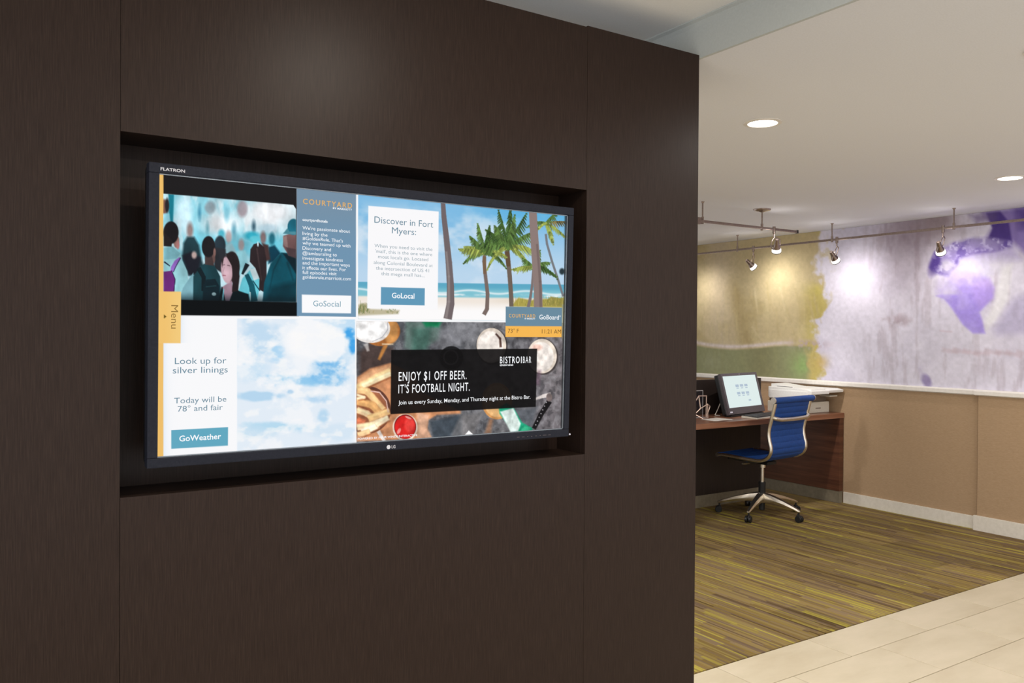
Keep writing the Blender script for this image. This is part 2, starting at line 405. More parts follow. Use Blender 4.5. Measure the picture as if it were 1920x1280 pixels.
# mural wall with wainscot
Z_R0, Z_R1, Y_BUMP = 0.994, 1.030, 3.19
wr = MB().box(X_M, X_M+0.15, Y0, Y1, 0, Z_UP+0.1).build('wall_right', m_wallpaint); tag(wr, 'long wall with a beige wallcovered lower part', kind='structure')
wp = box('wallcovering', (X_M-0.004, X_M, Y_BUMP, Y1, 0.0, Z_R0+0.01), m_linen, wr)
box('wallcovering', (X_M-0.032, X_M, Y0, Y_BUMP, 0.0, Z_R0+0.01), m_linen, wr, 0.001)
tr = MB().prism([(X_M-0.030, Z_R0), (X_M-0.030, Z_R0+0.026), (X_M-0.022, Z_R1), (X_M, Z_R1), (X_M, Z_R0-0.008), (X_M-0.012, Z_R0-0.008), (X_M-0.02, Z_R0)], 'y', Y_BUMP+0.02, Y1).build('trim_1', m_trim)
tag(tr, 'white chair rail under the mural', kind='structure')
tr2 = MB().prism([(X_M-0.055, Z_R0), (X_M-0.055, Z_R0+0.026), (X_M-0.045, Z_R1), (X_M, Z_R1), (X_M, Z_R0-0.008), (X_M-0.04, Z_R0-0.008)], 'y', Y0, Y_BUMP+0.02).build('trim_2', m_trim)
tag(tr2, 'white chair rail on the projecting stretch of wall', kind='structure')
bb = MB().box(X_M-0.018, X_M-0.004, Y_BUMP, 4.309, 0.004, 0.098).box(X_M-0.018, X_M-0.004, 5.30, Y1, 0.004, 0.098)
bb = bb.build('baseboard_right', m_base, None, 0.002); tag(bb, 'pale baseboard beside the desk', kind='structure')
bb2 = box('baseboard_corner', (X_M-0.052, X_M-0.032, Y0, Y_BUMP+0.018, 0.003, 0.112), m_base, None, 0.002); tag(bb2, 'pale baseboard of the projecting wall', kind='structure')
wbm = MB(); WZ0, WZ1, WX0, WX1 = 0.35, 2.18, -1.1, 5.75
wbm.box(X0, X1, Y1, Y1+0.12, 0, WZ0).box(X0, X1, Y1, Y1+0.12, WZ1, Z_UP+0.1).box(X0, WX0, Y1, Y1+0.12, WZ0, WZ1).box(WX1, X1, Y1, Y1+0.12, WZ0, WZ1)
wb = wbm.build('wall_back', m_wallpaint); tag(wb, 'far wall with an added unseen window behind the desk', kind='structure')
wn = MB().box(WX0, WX1, Y1+0.03, Y1+0.09, WZ0, WZ0+0.05).box(WX0, WX1, Y1+0.03, Y1+0.09, WZ1-0.05, WZ1)  # unseen window, added to let light reach the ceiling and mural
for k in range(6):
    xx = WX0+(WX1-WX0-0.05)*k/5; wn.box(xx, xx+0.05, Y1+0.03, Y1+0.09, WZ0+0.05, WZ1-0.05)
wn = wn.build('added_window_1', m_trim); tag(wn, 'added unseen window with white frame in the far wall', kind='structure')
for k in range(5):
    xa = WX0+(WX1-WX0-0.05)*k/5+0.05; xb = WX0+(WX1-WX0-0.05)*(k+1)/5
    box('added_pane', (xa, xb, Y1+0.058, Y1+0.062, WZ0+0.05, WZ1-0.05), m_pane, wn)
ce = box('ceiling', (X_E+0.012, X1, Y0, Y1, Z_C, Z_C+0.1), m_ceil); tag(ce, 'lower off-white ceiling of the work area', kind='structure')
cu = box('ceiling_upper', (X0, X_E, Y0, Y1, Z_UP, Z_UP+0.1), m_ceil_up); tag(cu, 'higher grey lobby ceiling', kind='structure')
bk = MB().prism([(X_E, Z_C-0.006), (X_E+0.012, Z_C-0.006), (X_E+0.012, Z_UP+0.09), (X_E-0.02, Z_UP+0.09), (X_E-0.016, Z_UP-0.004), (X_E-0.006, Z_UP-0.010), (X_E, Z_UP-0.022)], 'y', Y0, Y1).build('trim_3', m_bulk)
tag(bk, 'grey bulkhead face between the two ceiling heights', kind='structure')

# ------------------------------------------------------------------ mural
def paint_mural():
    ny, nz = 860, 200
    yy = np.linspace(6.55, 0.6, ny); zz = np.linspace(Z_C-0.001, Z_R1, nz)
    Pm = np.empty((nz, ny, 3)); Pm[..., 0] = X_M-0.006; Pm[..., 1] = yy[None, :]; Pm[..., 2] = zz[:, None]
    px, py = proj(Pm); X = (px-1305)*3.122; Y = (py-380)*3.122      # zoomed photo coordinates
    U = -Pm[..., 1]; V = Pm[..., 2]                                  # wall metres, for textures that keep their scale
    p = Paint(X, Y, (216, 211, 226))
    n1 = fbm(U*3, V*3, 5, 3); n2 = fbm(U*9, V*9, 5, 9); n3 = fbm(U*22, V*5, 4, 17); n4 = fbm(U*40, V*40, 3, 23)
    # right field: silvery lilac with brownish vertical drips
    p.field(smooth(n1, .42, .7)*0.5, (184, 178, 196)); p.field(smooth(n3, .5, .75)*0.4*smooth(X, 900, 1100), (168, 156, 166))
    drip = np.exp(-((X-1230)/150)**2)*smooth(-Y, -760, -80)
    p.field(drip*(0.45+0.5*n3)*0.9, (134, 116, 126))
    p.field(np.exp(-((X-1420)/120)**2)*smooth(-Y, -330, -90)*0.75, (132, 114, 116))
    p.field(np.exp(-((X-1180)/110)**2-((Y-690-0.12*(X-1180))/45)**2)*smooth(n2, .42, .62)*0.6, (150, 128, 136))
    p.field(np.exp(-((X-1480)/260)**2-((Y-800)/220)**2)*0.4, (206, 202, 212))
    # left field: gold
    edge = 775 + 70*(n1-0.5)*2 + 60*(n2-0.5)*2 - 80*smooth(Y, 560, 700)
    gold = smooth(edge-X, -12, 26)
    p.field(gold, (188, 172, 134))
    p.field(gold*np.exp(-((X-715)/75)**2)*0.85*smooth(n1, .3, .6), (190, 176, 92))
    p.field(gold*np.exp(-((X-140)/90)**2)*0.5, (186, 170, 152)); p.field(gold*smooth(n1, .5, .72)*0.35, (160, 142, 96))
    p.field(gold*np.exp(-((X-250-0.22*(Y-600))/45)**2)*smooth(Y, 380, 560)*(0.3+.7*n3)*0.7, (142, 122, 74))
    p.field(gold*smooth(n3, .52, .75)*0.35*smooth(Y, 480, 640), (198, 184, 140))
    for k in range(26):
        x = random.uniform(200, 690); y = random.uniform(600, 800); l = random.uniform(60, 190)
        p.line([(x, y-l), (x+random.uniform(10, 60), y)], 9, 5, random.choice([(178, 160, 116), (212, 198, 160), (184, 166, 122)]), 12, 0.4)
    p.field(smooth(n2, .58, .7)*np.exp(-((X-760)/90)**2-((Y-440)/80)**2)*0.9, (205, 198, 204))
    # green ground under a pale wavy line
    yl = 842 + 12*np.sin(X/120.0) - 0.00012*(X-350)**2 + 14*smooth(X, 450, 720)
    green = smooth(edge-60-X, -20, 40)*smooth(Y-yl, 0, 16)
    p.field(green, (140, 142, 106)); p.field(green*np.exp(-((X-90)/70)**2-((Y-930)/60)**2)*0.55, (160, 160, 132))
    p.field(green*np.exp(-((X-630)/75)**2-((Y-950)/70)**2), (140, 164, 104)); p.field(green*np.exp(-((X-380)/90)**2)*0.5, (118, 112, 80))
    p.field(green*smooth(n3, .5, .7)*0.3, (140, 140, 100))
    p.field(np.exp(-((X-735)/38)**2-((Y-935)/40)**2)*0.8, (186, 160, 102))
    p.field(smooth(640-X, 0, 160)*np.exp(-((Y-yl+10)/11)**2)*(0.55+.4*n4), (214, 202, 206))
    p.field(np.exp(-((X-660)/110)**2-((Y-yl+6)/26)**2)*smooth(n4, .35, .6)*0.8, (168, 150, 158))
    # purple figure
    dark, mid, lite = (78, 58, 132), (112, 90, 168), (160, 142, 216)
    p.poly([(1680, 60), (1790, 40), (2050, 10), (2050, 330), (1930, 300), (1855, 232), (1780, 262), (1700, 205), (1745, 135)], mid, 40, 0.75)
    p.poly([(1700, 60), (1780, 50), (1830, 110), (1850, 225), (1790, 255), (1710, 210), (1735, 150)], dark, 14, 0.95)
    p.poly([(1860, 30), (2050, 10), (2050, 160), (1900, 150)], dark, 60, 0.7)
    p.poly([(1600, 70), (1760, 50), (1760, 105), (1640, 120)], (104, 88, 132), 40, 0.6)
    mane = [(1395, 290), (1500, 235), (1620, 205), (1720, 205), (1850, 228), (1850, 262), (1740, 286), (1640, 300), (1560, 315), (1520, 370), (1475, 430), (1405, 415), (1368, 378)]
    p.poly(mane, (150, 136, 190), 26, 0.9)
    cl = p.clip; msk = Paint(X, Y, (0, 0, 0)); msk.poly(mane, (1, 1, 1), 20); p.clip = msk.c[..., 0]
    p.field(smooth(n2, .44, .6)*0.95, (96, 76, 156)); p.field(smooth(n4, .54, .68)*0.7, (205, 198, 226)); p.clip = cl
    p.poly([(1440, 300), (1600, 250), (1860, 250), (1900, 330), (1740, 330), (1560, 380), (1480, 430)], (150, 132, 196), 60, 0.45)
    p.ell(1395, 365, 30, 62, dark, 26, 0.75, 0.3)
    p.ell(1470, 370, 40, 36, (196, 190, 204), 28, 0.8)
    p.poly([(1500, 400), (1600, 390), (1700, 425), (1745, 500), (1735, 560), (1650, 625), (1560, 560), (1480, 470)], (176, 158, 218), 26, 0.9)
    p.poly([(1405, 545), (1440, 535), (1570, 540), (1700, 520), (1738, 540), (1700, 590), (1660, 640), (1676, 690), (1692, 765), (1622, 765), (1560, 712), (1500, 620), (1450, 560)], lite, 16, 0.92)
    p.poly([(1620, 480), (1720, 440), (1742, 500), (1735, 560), (1660, 620), (1620, 560)], (186, 162, 222), 30, 0.8)
    p.poly([(1540, 330), (1700, 320), (1740, 420), (1690, 430), (1560, 390)], (204, 198, 222), 30, 0.8)
    p.poly([(1400, 450), (1500, 460), (1560, 530), (1440, 530), (1380, 500)], (196, 188, 206), 24, 0.7)
    p.poly([(1790, 380), (1850, 360), (1830, 560), (1760, 690), (1700, 740), (1690, 690), (1740, 600)], (222, 220, 224), 30, 0.85)
    p.poly([(1860, 560), (2050, 480), (2050, 760), (1760, 775), (1740, 740)], (164, 156, 190), 50, 0.55)
    fig = Paint(X, Y, (0, 0, 0)); fig.poly([(1400, 400), (1560, 390), (1740, 430), (1745, 560), (1660, 640), (1692, 765), (1622, 765), (1500, 620), (1405, 545)], (1, 1, 1), 30); p.clip = fig.c[..., 0]
    p.field(smooth(n2, .48, .64)*0.45, (206, 196, 228)); p.field(smooth(n1, .5, .66)*0.4, (140, 118, 204)); p.clip = None
    for k in range(8):
        x = 1440+k*62; p.line([(x, 862+k*2+random.uniform(-8, 8)), (x+95, 878+k*3+random.uniform(-8, 8))], 26, 20, (188, 166, 176), 14, 0.4)
    p.line([(1425, 750), (1500, 755)], 10, 8, (188, 162, 172), 10, 0.4)
    p.ell(1348, 1040, 26, 42, (138, 124, 170), 16, 0.8, -0.5); p.line([(1310, 960), (1325, 1030)], 26, 20, (188, 180, 204), 20, 0.5)
    p.c *= (0.95+0.1*n4)[..., None]
    o = grid_mesh('wall_mural', Pm, p.c, attr_material('mural_print', False))
    tag(o, 'abstract gold, green and purple printed mural above the chair rail', 'mural')
    MB().box(X_M-0.0055, X_M-0.0005, 0.6, 6.55, Z_R1, Z_C-0.001).build('backing', m_paper, o)
paint_mural()

# ------------------------------------------------------------------ wall display
TVC = np.array([0.873, 1.9041, 1.4519]); TV_YAW, TV_TILT = -0.005, 0.0273
tv = thing('wall_display', 'large black-framed touch screen display in the niche of the dark wall', 'display', TVC, (TV_TILT, 0, TV_YAW))
tvR = np.array(tv.rotation_euler.to_matrix()); SW, SH = 1.08, 0.6075
def tv_xy(x, y):          # photo pixel -> point on the screen plane, local x / z
    d = ray(x, y); n = tvR[:, 1]; t = ((TVC-CAMP) @ n)/(d @ n); q = tvR.T @ (CAMP+t*d-TVC); return q[0], q[2]
BZ = 0.0225
fr = MB(); ow, oh = SW/2+BZ, SH/2+BZ+0.001
for (xa, xb, za, zb) in ((-ow, ow, SH/2+0.002, oh), (-ow, ow, -oh, -SH/2-0.002), (-ow, -SW/2-0.001, -SH/2-0.002, SH/2+0.002), (SW/2+0.005, ow, -SH/2-0.002, SH/2+0.002)):
    fr.box(xa, xb, -0.010, 0.022, za, zb)
fr.build('bezel', m_bezel, tv, 0.002)
lp = MB(); a = 0.0035
lp.box(-SW/2-0.001, SW/2+0.005, -0.004, 0.01, SH/2-0.0005, SH/2+0.002).box(-SW/2-0.001, SW/2+0.005, -0.004, 0.01, -SH/2-0.002, -SH/2+0.0005).box(SW/2+0.0015, SW/2+0.005, -0.006, 0.01, -SH/2, SH/2)
lp.build('inner_lip', m_lip, tv)
MB().box(-ow+0.003, ow-0.003, 0.022, 0.062, -oh+0.003, oh-0.003).build('housing', m_blackp, tv, 0.006)
MB().box(-0.2, 0.2, 0.062, 0.158, -0.16, 0.16).build('wall_bracket', m_blackp, tv)
MB().box(-SW/2, SW/2, 0.003, 0.02, -SH/2, SH/2).build('panel_glass', m_blackp, tv)

def paint_screen():
    nc, nr = 840, 473
    xs = np.linspace(-SW/2, SW/2, nc); zs = np.linspace(SH/2, -SH/2, nr)
    L_ = np.zeros((nr, nc, 3)); L_[..., 0] = xs[None, :]; L_[..., 2] = zs[:, None]
    W_ = L_ @ tvR.T + TVC; X, Y = proj(W_)
    p = Paint(X, Y, (248, 248, 250)); U = L_[..., 0]; V = L_[..., 2]
    def clip(pts):
        q = Paint(X, Y, (0, 0, 0)); q.poly(pts, (1, 1, 1), 1.0); p.clip = q.c[..., 0]
    def seed(): return random.uniform(0, 1)
    # ---- social tile
    p.poly([(304, 300), (556.5, 330), (556, 592.3), (304, 590.5)], (26, 24, 26), 1)
    clip([(304, 362.8), (550, 384.3), (555, 392), (555, 567), (304, 561)])
    T = TR(300, 350, 5.12); n = fbm(U*26, V*12, 5, 5); nn = fbm(U*60, V*18, 4, 8)
    p.field(np.ones_like(X), (196, 228, 238)); p.field(smooth(n, .46, .66)*0.75, (120, 200, 218)); p.field(smooth(nn, .54, .7)*0.5, (240, 244, 246))
    def E(x, y, rx, ry, c, soft=8, al=1, rot=0): (q,) = T([(x, y)]); p.ell(q[0], q[1], rx/5.12, ry/5.12, c, max(soft/5.12, 0.6), al, rot)
    def G(pts, c, soft=6, al=1): p.poly(T(pts), c, max(soft/5.12, 0.6), al)
    def Ln(pts, w0, w1, c, soft=5, al=1): p.line(T(pts), w0/5.12, w1/5.12, c, max(soft/5.12, 0.6), al)
    E(1050, 240, 240, 130, (240, 240, 243), 120, 0.9); E(620, 350, 200, 90, (240, 238, 240), 100, 0.8); E(230, 250, 80, 170, (205, 235, 246), 60, 0.9)
    G([(80, 70), (135, 75), (125, 340), (90, 340)], (22, 122, 142), 14); E(40, 190, 42, 70, (120, 84, 70), 14); E(68, 180, 20, 70, (40, 34, 38), 10)
    G([(35, 260), (90, 260), (100, 340), (35, 340)], (140, 200, 215), 14)
    for x, y, rx, ry, c in ((380, 250, 14, 60, (50, 120, 150)), (480, 200, 50, 60, (140, 150, 158)), (790, 210, 50, 80, (160, 140, 148)), (900, 380, 18, 50, (30, 70, 90)), (640, 250, 26, 80, (120, 190, 210)), (455, 400, 14, 50, (90, 150, 165)), (710, 420, 22, 70, (80, 140, 160)), (590, 450, 30, 40, (40, 160, 185))):
        E(x, y, rx, ry, c, 26, 0.8)
    G([(340, 470), (1200, 480), (1200, 700), (340, 640)], (92, 190, 212), 110, 0.75); E(880, 470, 70, 40, (40, 170, 195), 30, 0.9); E(1040, 400, 90, 40, (190, 220, 235), 30, 0.8)
    for x, y, c in ((660, 480, (190, 165, 165)), (780, 560, (170, 150, 150)), (990, 490, (130, 100, 100)), (1075, 500, (25, 100, 120))): E(x, y, 28, 60, c, 20, 0.9)
    G([(600, 560), (690, 540), (740, 640), (740, 760), (640, 760)], (150, 190, 200), 20); G([(740, 620), (820, 610), (850, 760), (760, 860), (740, 760)], (150, 210, 222), 20)
    G([(1040, 580), (1100, 560), (1160, 640), (1090, 720), (1040, 740)], (10, 60, 80), 20); G([(980, 540), (1040, 560), (1060, 700), (1010, 720)], (70, 50, 50), 20)
    E(288, 420, 30, 75, (140, 118, 116), 26, 0.95); G([(225, 540), (260, 480), (330, 480), (375, 560), (400, 690), (420, 760), (390, 850), (270, 850), (210, 700)], (30, 56, 64), 26); G([(215, 660), (300, 620), (390, 680), (370, 830), (280, 850)], (28, 30, 40), 26); E(328, 655, 24, 34, (190, 165, 160), 18)
    E(575, 565, 55, 95, (38, 52, 62), 12); G([(520, 580), (630, 600), (640, 700), (600, 830), (520, 780)], (42, 44, 50), 16)
    # man with hood
    G([(35, 580), (110, 565), (195, 630), (215, 710), (262, 810), (275, 920), (235, 1010), (35, 1010)], (150, 204, 212), 8); G([(35, 590), (120, 575), (195, 640), (160, 690), (40, 700)], (120, 178, 190), 10, 0.8)
    E(158, 525, 28, 62, (150, 112, 104), 8); E(172, 560, 16, 40, (178, 120, 118), 8); E(105, 440, 74, 108, (28, 24, 28), 8); G([(35, 430), (120, 520), (110, 575), (35, 570)], (36, 30, 32), 8)
    G([(185, 675), (202, 690), (150, 770), (125, 815), (100, 815), (105, 770), (140, 710)], (142, 100, 186), 5); Ln([(198, 680), (150, 770), (128, 820)], 8, 8, (30, 26, 60)); Ln([(40, 720), (95, 760)], 14, 10, (30, 36, 60)); G([(35, 815), (112, 805), (146, 890), (138, 1010), (35, 1010)], (104, 40, 116), 6); Ln([(112, 805), (146, 890), (132, 1010)], 7, 7, (36, 20, 60))
    # centre man with backpack
    G([(180, 1100), (220, 970), (320, 825), (335, 1100)], (124, 172, 184), 8); G([(320, 860), (390, 760), (440, 730), (520, 750), (578, 860), (590, 1100), (318, 1100)], (26, 62, 70), 8)
    E(500, 690, 30, 56, (112, 84, 80), 8); G([(430, 650), (500, 660), (520, 760), (430, 745)], (70, 56, 56), 8); E(465, 575, 64, 102, (28, 26, 30), 8); E(524, 630, 12, 40, (140, 104, 98), 6)
    Ln([(370, 780), (420, 870), (415, 1000)], 46, 34, (16, 30, 36)); G([(415, 940), (445, 890), (530, 885), (568, 950), (575, 1100), (408, 1100)], (16, 36, 44), 7); Ln([(440, 960), (540, 950)], 10, 10, (36, 74, 80), 6, .8); E(518, 1030, 20, 16, (150, 180, 186), 6)
    # girl with pack
    E(910, 505, 52, 34, (92, 190, 206), 14); G([(755, 1000), (790, 880), (880, 780), (935, 770), (955, 900), (950, 1000), (930, 1100), (765, 1100)], (104, 200, 216), 8); G([(860, 790), (930, 770), (950, 880), (900, 900)], (205, 226, 232), 10)
    Ln([(840, 740), (790, 840)], 46, 22, (24, 34, 42)); Ln([(830, 840), (880, 950), (905, 1100)], 40, 66, (18, 84, 100)); Ln([(890, 900), (960, 1000)], 10, 10, (18, 60, 76)); Ln([(865, 1010), (868, 1090)], 9, 8, (210, 235, 240))
    G([(868, 600), (900, 550), (950, 535), (1000, 580), (1022, 700), (1025, 900), (995, 1010), (950, 985), (955, 880), (915, 780), (862, 720)], (44, 34, 37), 8); Ln([(930, 590), (975, 900)], 14, 8, (74, 58, 60), 8, .7); E(940, 550, 7, 24, (200, 225, 232), 5)
    # woman facing forward
    G([(560, 1100), (590, 960), (700, 960), (760, 1000), (850, 1030), (860, 1100)], (8, 22, 28), 10); E(688, 770, 78, 150, (42, 33, 35), 8)
    G([(600, 960), (690, 900), (700, 1000), (665, 1100), (630, 1100)], (164, 134, 150), 8); E(640, 800, 54, 128, (190, 158, 168), 8, 1, -0.1); G([(630, 640), (700, 630), (745, 700), (765, 860), (750, 1000), (690, 1010), (700, 880), (690, 760), (650, 690)], (38, 29, 32), 8); G([(590, 700), (632, 650), (612, 690), (596, 780)], (44, 34, 38), 6)
    Ln([(598, 752), (622, 748)], 9, 7, (92, 66, 76), 5, .9); Ln([(645, 752), (675, 760)], 9, 7, (92, 66, 76), 5, .9); Ln([(600, 850), (632, 852)], 12, 8, (140, 84, 98), 6, .9); Ln([(618, 770), (606, 815)], 9, 9, (168, 134, 146), 6, .7); Ln([(602, 1090), (612, 980)], 16, 8, (120, 190, 205))
    # right man in cap
    G([(985, 1100), (1000, 920), (1060, 740), (1165, 630), (1320, 640), (1320, 1100)], (12, 78, 94), 10); G([(1180, 640), (1320, 660), (1320, 860), (1260, 760)], (10, 34, 44), 16); G([(1000, 1100), (1060, 960), (1320, 900), (1320, 1100)], (8, 52, 64), 60); Ln([(1160, 660), (1090, 800), (1050, 1000)], 14, 10, (8, 52, 64), 12, .7); Ln([(1220, 720), (1280, 900)], 20, 14, (8, 52, 64), 16, .7)
    G([(1185, 470), (1310, 430), (1310, 670), (1235, 660), (1180, 570)], (118, 86, 86), 10); G([(1180, 480), (1215, 470), (1230, 600), (1190, 560)], (150, 120, 118), 10); G([(1210, 580), (1310, 600), (1310, 690), (1230, 660)], (80, 62, 66), 14)
    E(1280, 385, 56, 78, (26, 104, 126), 8); G([(1180, 450), (1225, 395), (1240, 430), (1315, 430), (1315, 462), (1230, 455)], (70, 128, 142), 8)
    p.field(smooth(Y-(557+0.02*(X-307)), -14, 12)*0.8, (6, 16, 22)); p.c = np.where((p.clip > .5)[..., None], p.c*(0.80+0.4*fbm(U*45, V*30, 4, 91))[..., None], p.c); p.clip = None
    p.poly([(304, 561), (560, 567), (560, 592.3), (304, 590.5)], (6, 10, 14), 2)
    p.poly([(556.6, 325), (668, 340), (668, 594), (556.6, 592.2)], (112, 148, 176), 1); p.field(((X > 557) & (X < 667.6) & (Y < 593.5)).astype(float)*smooth(-Y, -480, -360)*0.5, (126, 140, 154))
    p.poly([(566, 552), (658.6, 554.3), (658, 587.3), (566, 586)], (250, 250, 252), 0.8)
    p.poly([(667.7, 320), (672, 320), (672, 850), (667, 850)], (248, 248, 250), 0.8)
    # ---- beach tile
    clip([(671.5, 320), (1075, 330), (1075, 602), (671.5, 597.5)])
    T = TR(660, 340, 4.2667); n = fbm(U*9, V*16, 5, 31); n5 = fbm(U*120, V*120, 3, 41)
    hz = 528+0.014*(X-670)
    p.field(np.ones_like(X), (126, 186, 226)); p.field(smooth(Y, 400, 520)*0.85, (196, 218, 238)); p.field(smooth(n, .48, .7)*0.75*smooth(Y, 365, 420), (222, 232, 242)); p.field(smooth(-Y, -440, -390)*smooth(X, 850, 1000)*0.7, (76, 172, 222))
    p.field(smooth(Y-hz, -0.8, 0.8), (92, 168, 196)); p.field(smooth(Y-hz, 5, 18)*0.8, (136, 200, 212))
    p.field(np.exp(-((Y-hz-16+3*np.sin(X/17))/2.0)**2)*0.8, (238, 244, 246)); p.field(np.exp(-((Y-hz-22)/2.2)**2)*smooth(n, .4, .5), (240, 244, 246))
    p.field(smooth(Y-hz-24, 0, 5), (240, 230, 220)); p.field(smooth(Y-hz-32, 0, 22), (252, 250, 250)); p.field(smooth(Y-hz-25, 0, 4)*smooth(hz+40-Y, 0, 8)*smooth(X, 900, 960)*0.5, (226, 212, 196))
    def P(pts, c, soft=1.2, al=1): p.poly(T(pts), c, soft, al)
    def Li(pts, a_, b_, c, soft=1.0, al=1): p.line(T(pts), a_/4.2667, b_/4.2667, c, soft, al)
    for (gx0, gx1, gy, c) in ((1270, 1700, 960, (172, 160, 78)), (1530, 1700, 950, (150, 140, 74))):
        P([(gx0, gy+40), (gx0+60, gy-30), (gx0+160, gy-10), (gx1, gy-30), (gx1, gy+50)], c, 3)
    for k in range(90):
        x = random.uniform(1280, 1700); y = random.uniform(950, 1000); Li([(x, y), (x+random.uniform(-12, 12), y-random.uniform(20, 45))], 6, 2, random.choice([(196, 182, 96), (128, 128, 60), (160, 146, 70)]), 1, .7)
    P([(40, 1075), (45, 985), (110, 970), (150, 1020), (380, 1030), (370, 1060), (120, 1070)], (176, 166, 130), 4, .8)
    for k in range(70):
        x = random.uniform(45, 130) if k < 45 else random.uniform(130, 370); y = random.uniform(1000, 1060); Li([(x, y), (x+random.uniform(-14, 14), y-random.uniform(15, 60 if x < 130 else 20))], 7, 2, random.choice([(120, 130, 80), (160, 150, 96), (96, 110, 66)]), 1, .7)
    def frond(cx, cy, ang, ln, drop, c, leaf=60, nl=17):
        pts = []
        for i in range(nl):
            t = i/(nl-1); pts.append((cx+math.cos(ang)*ln*t, cy-math.sin(ang)*ln*t+drop*t*t))
        Li(pts, 9, 4, c, 1.0)
        for i, (x, y) in enumerate(pts):
            t = i/(nl-1); w_ = leaf*math.sin(math.pi*(0.15+0.8*t))
            for sgn in (-1, 1, -1, 1):
                q = random.uniform(0.6, 1.35)
                cc = tuple(np.clip(np.array(c)*random.uniform(0.65, 1.35), 0, 255))
                Li([(x, y), (x+math.cos(ang)*w_*0.5*q+sgn*math.sin(ang)*w_*0.45, y+w_*q*(0.95 if sgn > 0 else 0.6))], 15, 4, cc, 1.1, .9)
    g1, g2, g3 = (84, 112, 56), (58, 84, 40), (140, 152, 74)
    Li([(1055, 1065), (1080, 1020), (1085, 900), (1068, 760), (1055, 640), (1060, 570)], 34, 24, (120, 104, 98)); Li([(1062, 740), (1060, 600)], 26, 28, (120, 92, 66), 1.2, .8)
    Li([(1275, 1000), (1272, 900), (1262, 760), (1250, 640), (1240, 540)], 34, 36, (110, 96, 86)); Li([(1252, 680), (1240, 560)], 34, 40, (96, 74, 54), 1.2, .9)
    Li([(1410, 1005), (1425, 940), (1440, 840), (1450, 700)], 26, 16, (126, 112, 110)); Li([(1690, 920), (1640, 760), (1600, 640), (1560, 500), (1550, 420)], 18, 18, (120, 122, 128))
    for a_, l_, d_, c in ((2.6, 190, 60, g3), (2.2, 200, 40, g1), (1.8, 250, 20, g1), (1.4, 230, 20, g2), (0.9, 200, 60, g1), (0.4, 190, 120, g3), (3.0, 170, 120, g1), (0.1, 170, 150, g1), (1.1, 300, 40, g1), (2.9, 210, 30, g3)):
        frond(1062, 560, a_, l_, d_, c, 58)
    for a_, l_, d_, c in ((2.3, 260, 60, g2), (1.8, 320, 20, g2), (1.5, 330, 10, g2), (1.1, 330, 30, g2), (0.7, 300, 70, g1), (0.3, 240, 120, g3), (2.8, 230, 120, g1), (0.0, 180, 170, g3), (3.1, 160, 190, g3), (1.35, 260, 0, g1), (2.0, 250, 60, g1)):
        frond(1245, 520, a_, l_, d_, c, 70)
    for a_, l_, d_, c in ((2.9, 150, 60, g3), (2.3, 130, 30, g1), (0.6, 160, 60, g1), (0.1, 190, 100, g1), (1.2, 150, 10, g1), (3.1, 170, 30, g3), (0.3, 200, 160, g2)):
        frond(1450, 680, a_, l_, d_, c, 50, 11)
    for a_, l_, d_, c in ((0.2, 180, 30, (120, 104, 60)), (5.9, 180, 60, g3), (0.9, 150, 30, g1), (2.8, 160, 90, g1), (5.2, 130, 60, g3), (3.5, 130, 80, g3)):
        frond(1550, 330, a_, l_, d_, c, 44, 11)
    E_ = (1680, 720); p.ell(*T([E_])[0], 5, 6, (40, 54, 60), 3)
    Li([(765, 1100), (788, 980), (788, 840), (775, 650), (755, 450), (735, 280), (725, 120)], 68, 34, (112, 100, 102)); Li([(752, 1090), (775, 960), (775, 760), (755, 560)], 22, 14, (150, 140, 138), 2, .7)
    Li([(1490, 1005), (1488, 860), (1470, 600), (1455, 400), (1445, 200)], 70, 62, (140, 122, 118)); Li([(1510, 1005), (1505, 800), (1480, 500)], 22, 16, (110, 94, 92), 2, .7)
    tr_ = ((np.abs(X-(840-0.3*0)) < 30) | (np.abs(X-1005) < 16)).astype(float)
    p.field(smooth(n5, .62, .72)*tr_*0.0, (80, 70, 70)); p.clip = None
    p.poly([(690.6, 385.6), (822.6, 396.4), (820.6, 580.2), (688.4, 578)], (249, 248, 250), 1)
    p.poly([(714.4, 538), (796.6, 540.2), (796.2, 572.4), (714, 571)], (96, 152, 184), 0.8)
    # ---- weather tile
    clip([(444.5, 597), (665.6, 598.6), (665.6, 835), (444.5, 850)])
    n = fbm(U*14+3, V*17, 6, 51, .55); n6 = fbm(U*30, V*50, 4, 61)
    p.field(np.ones_like(X), (226, 236, 246)); p.field(smooth(X, 560, 680)*smooth(-Y, -720, -620)*0.35, (130, 196, 240))
    for cx, cy, rx, ry, c, al in ((490, 640, 40, 34, (190, 218, 240), .9), (470, 690, 34, 22, (202, 226, 244), .8), (545, 712, 56, 14, (140, 198, 236), .9), (612, 690, 40, 22, (120, 186, 234), .95), (625, 710, 24, 14, (128, 190, 234), .9), (600, 745, 30, 10, (170, 208, 238), .7), (490, 742, 44, 8, (170, 208, 236), .8), (530, 800, 60, 10, (164, 210, 236), .7), (605, 780, 10, 12, (176, 212, 238), .8), (545, 735, 8, 6, (160, 200, 232), .7), (480, 812, 40, 12, (196, 222, 240), .7), (640, 810, 40, 14, (206, 226, 242), .6), (520, 660, 16, 22, (170, 212, 242), .8), (655, 625, 12, 10, (60, 160, 230), .95), (662, 648, 8, 18, (60, 160, 230), .95)):
        d = np.hypot((X-cx)/rx, (Y-cy)/ry)+1.5*(n-0.5)+0.8*(n6-.5); p.field(smooth(-d, -1.35, -0.55)*al, c)
    d = np.hypot((X-585)/62, (Y-640)/42)+1.5*(n-0.5); p.field(smooth(-d, -1.2, -0.85)*0.9, (248, 248, 250))
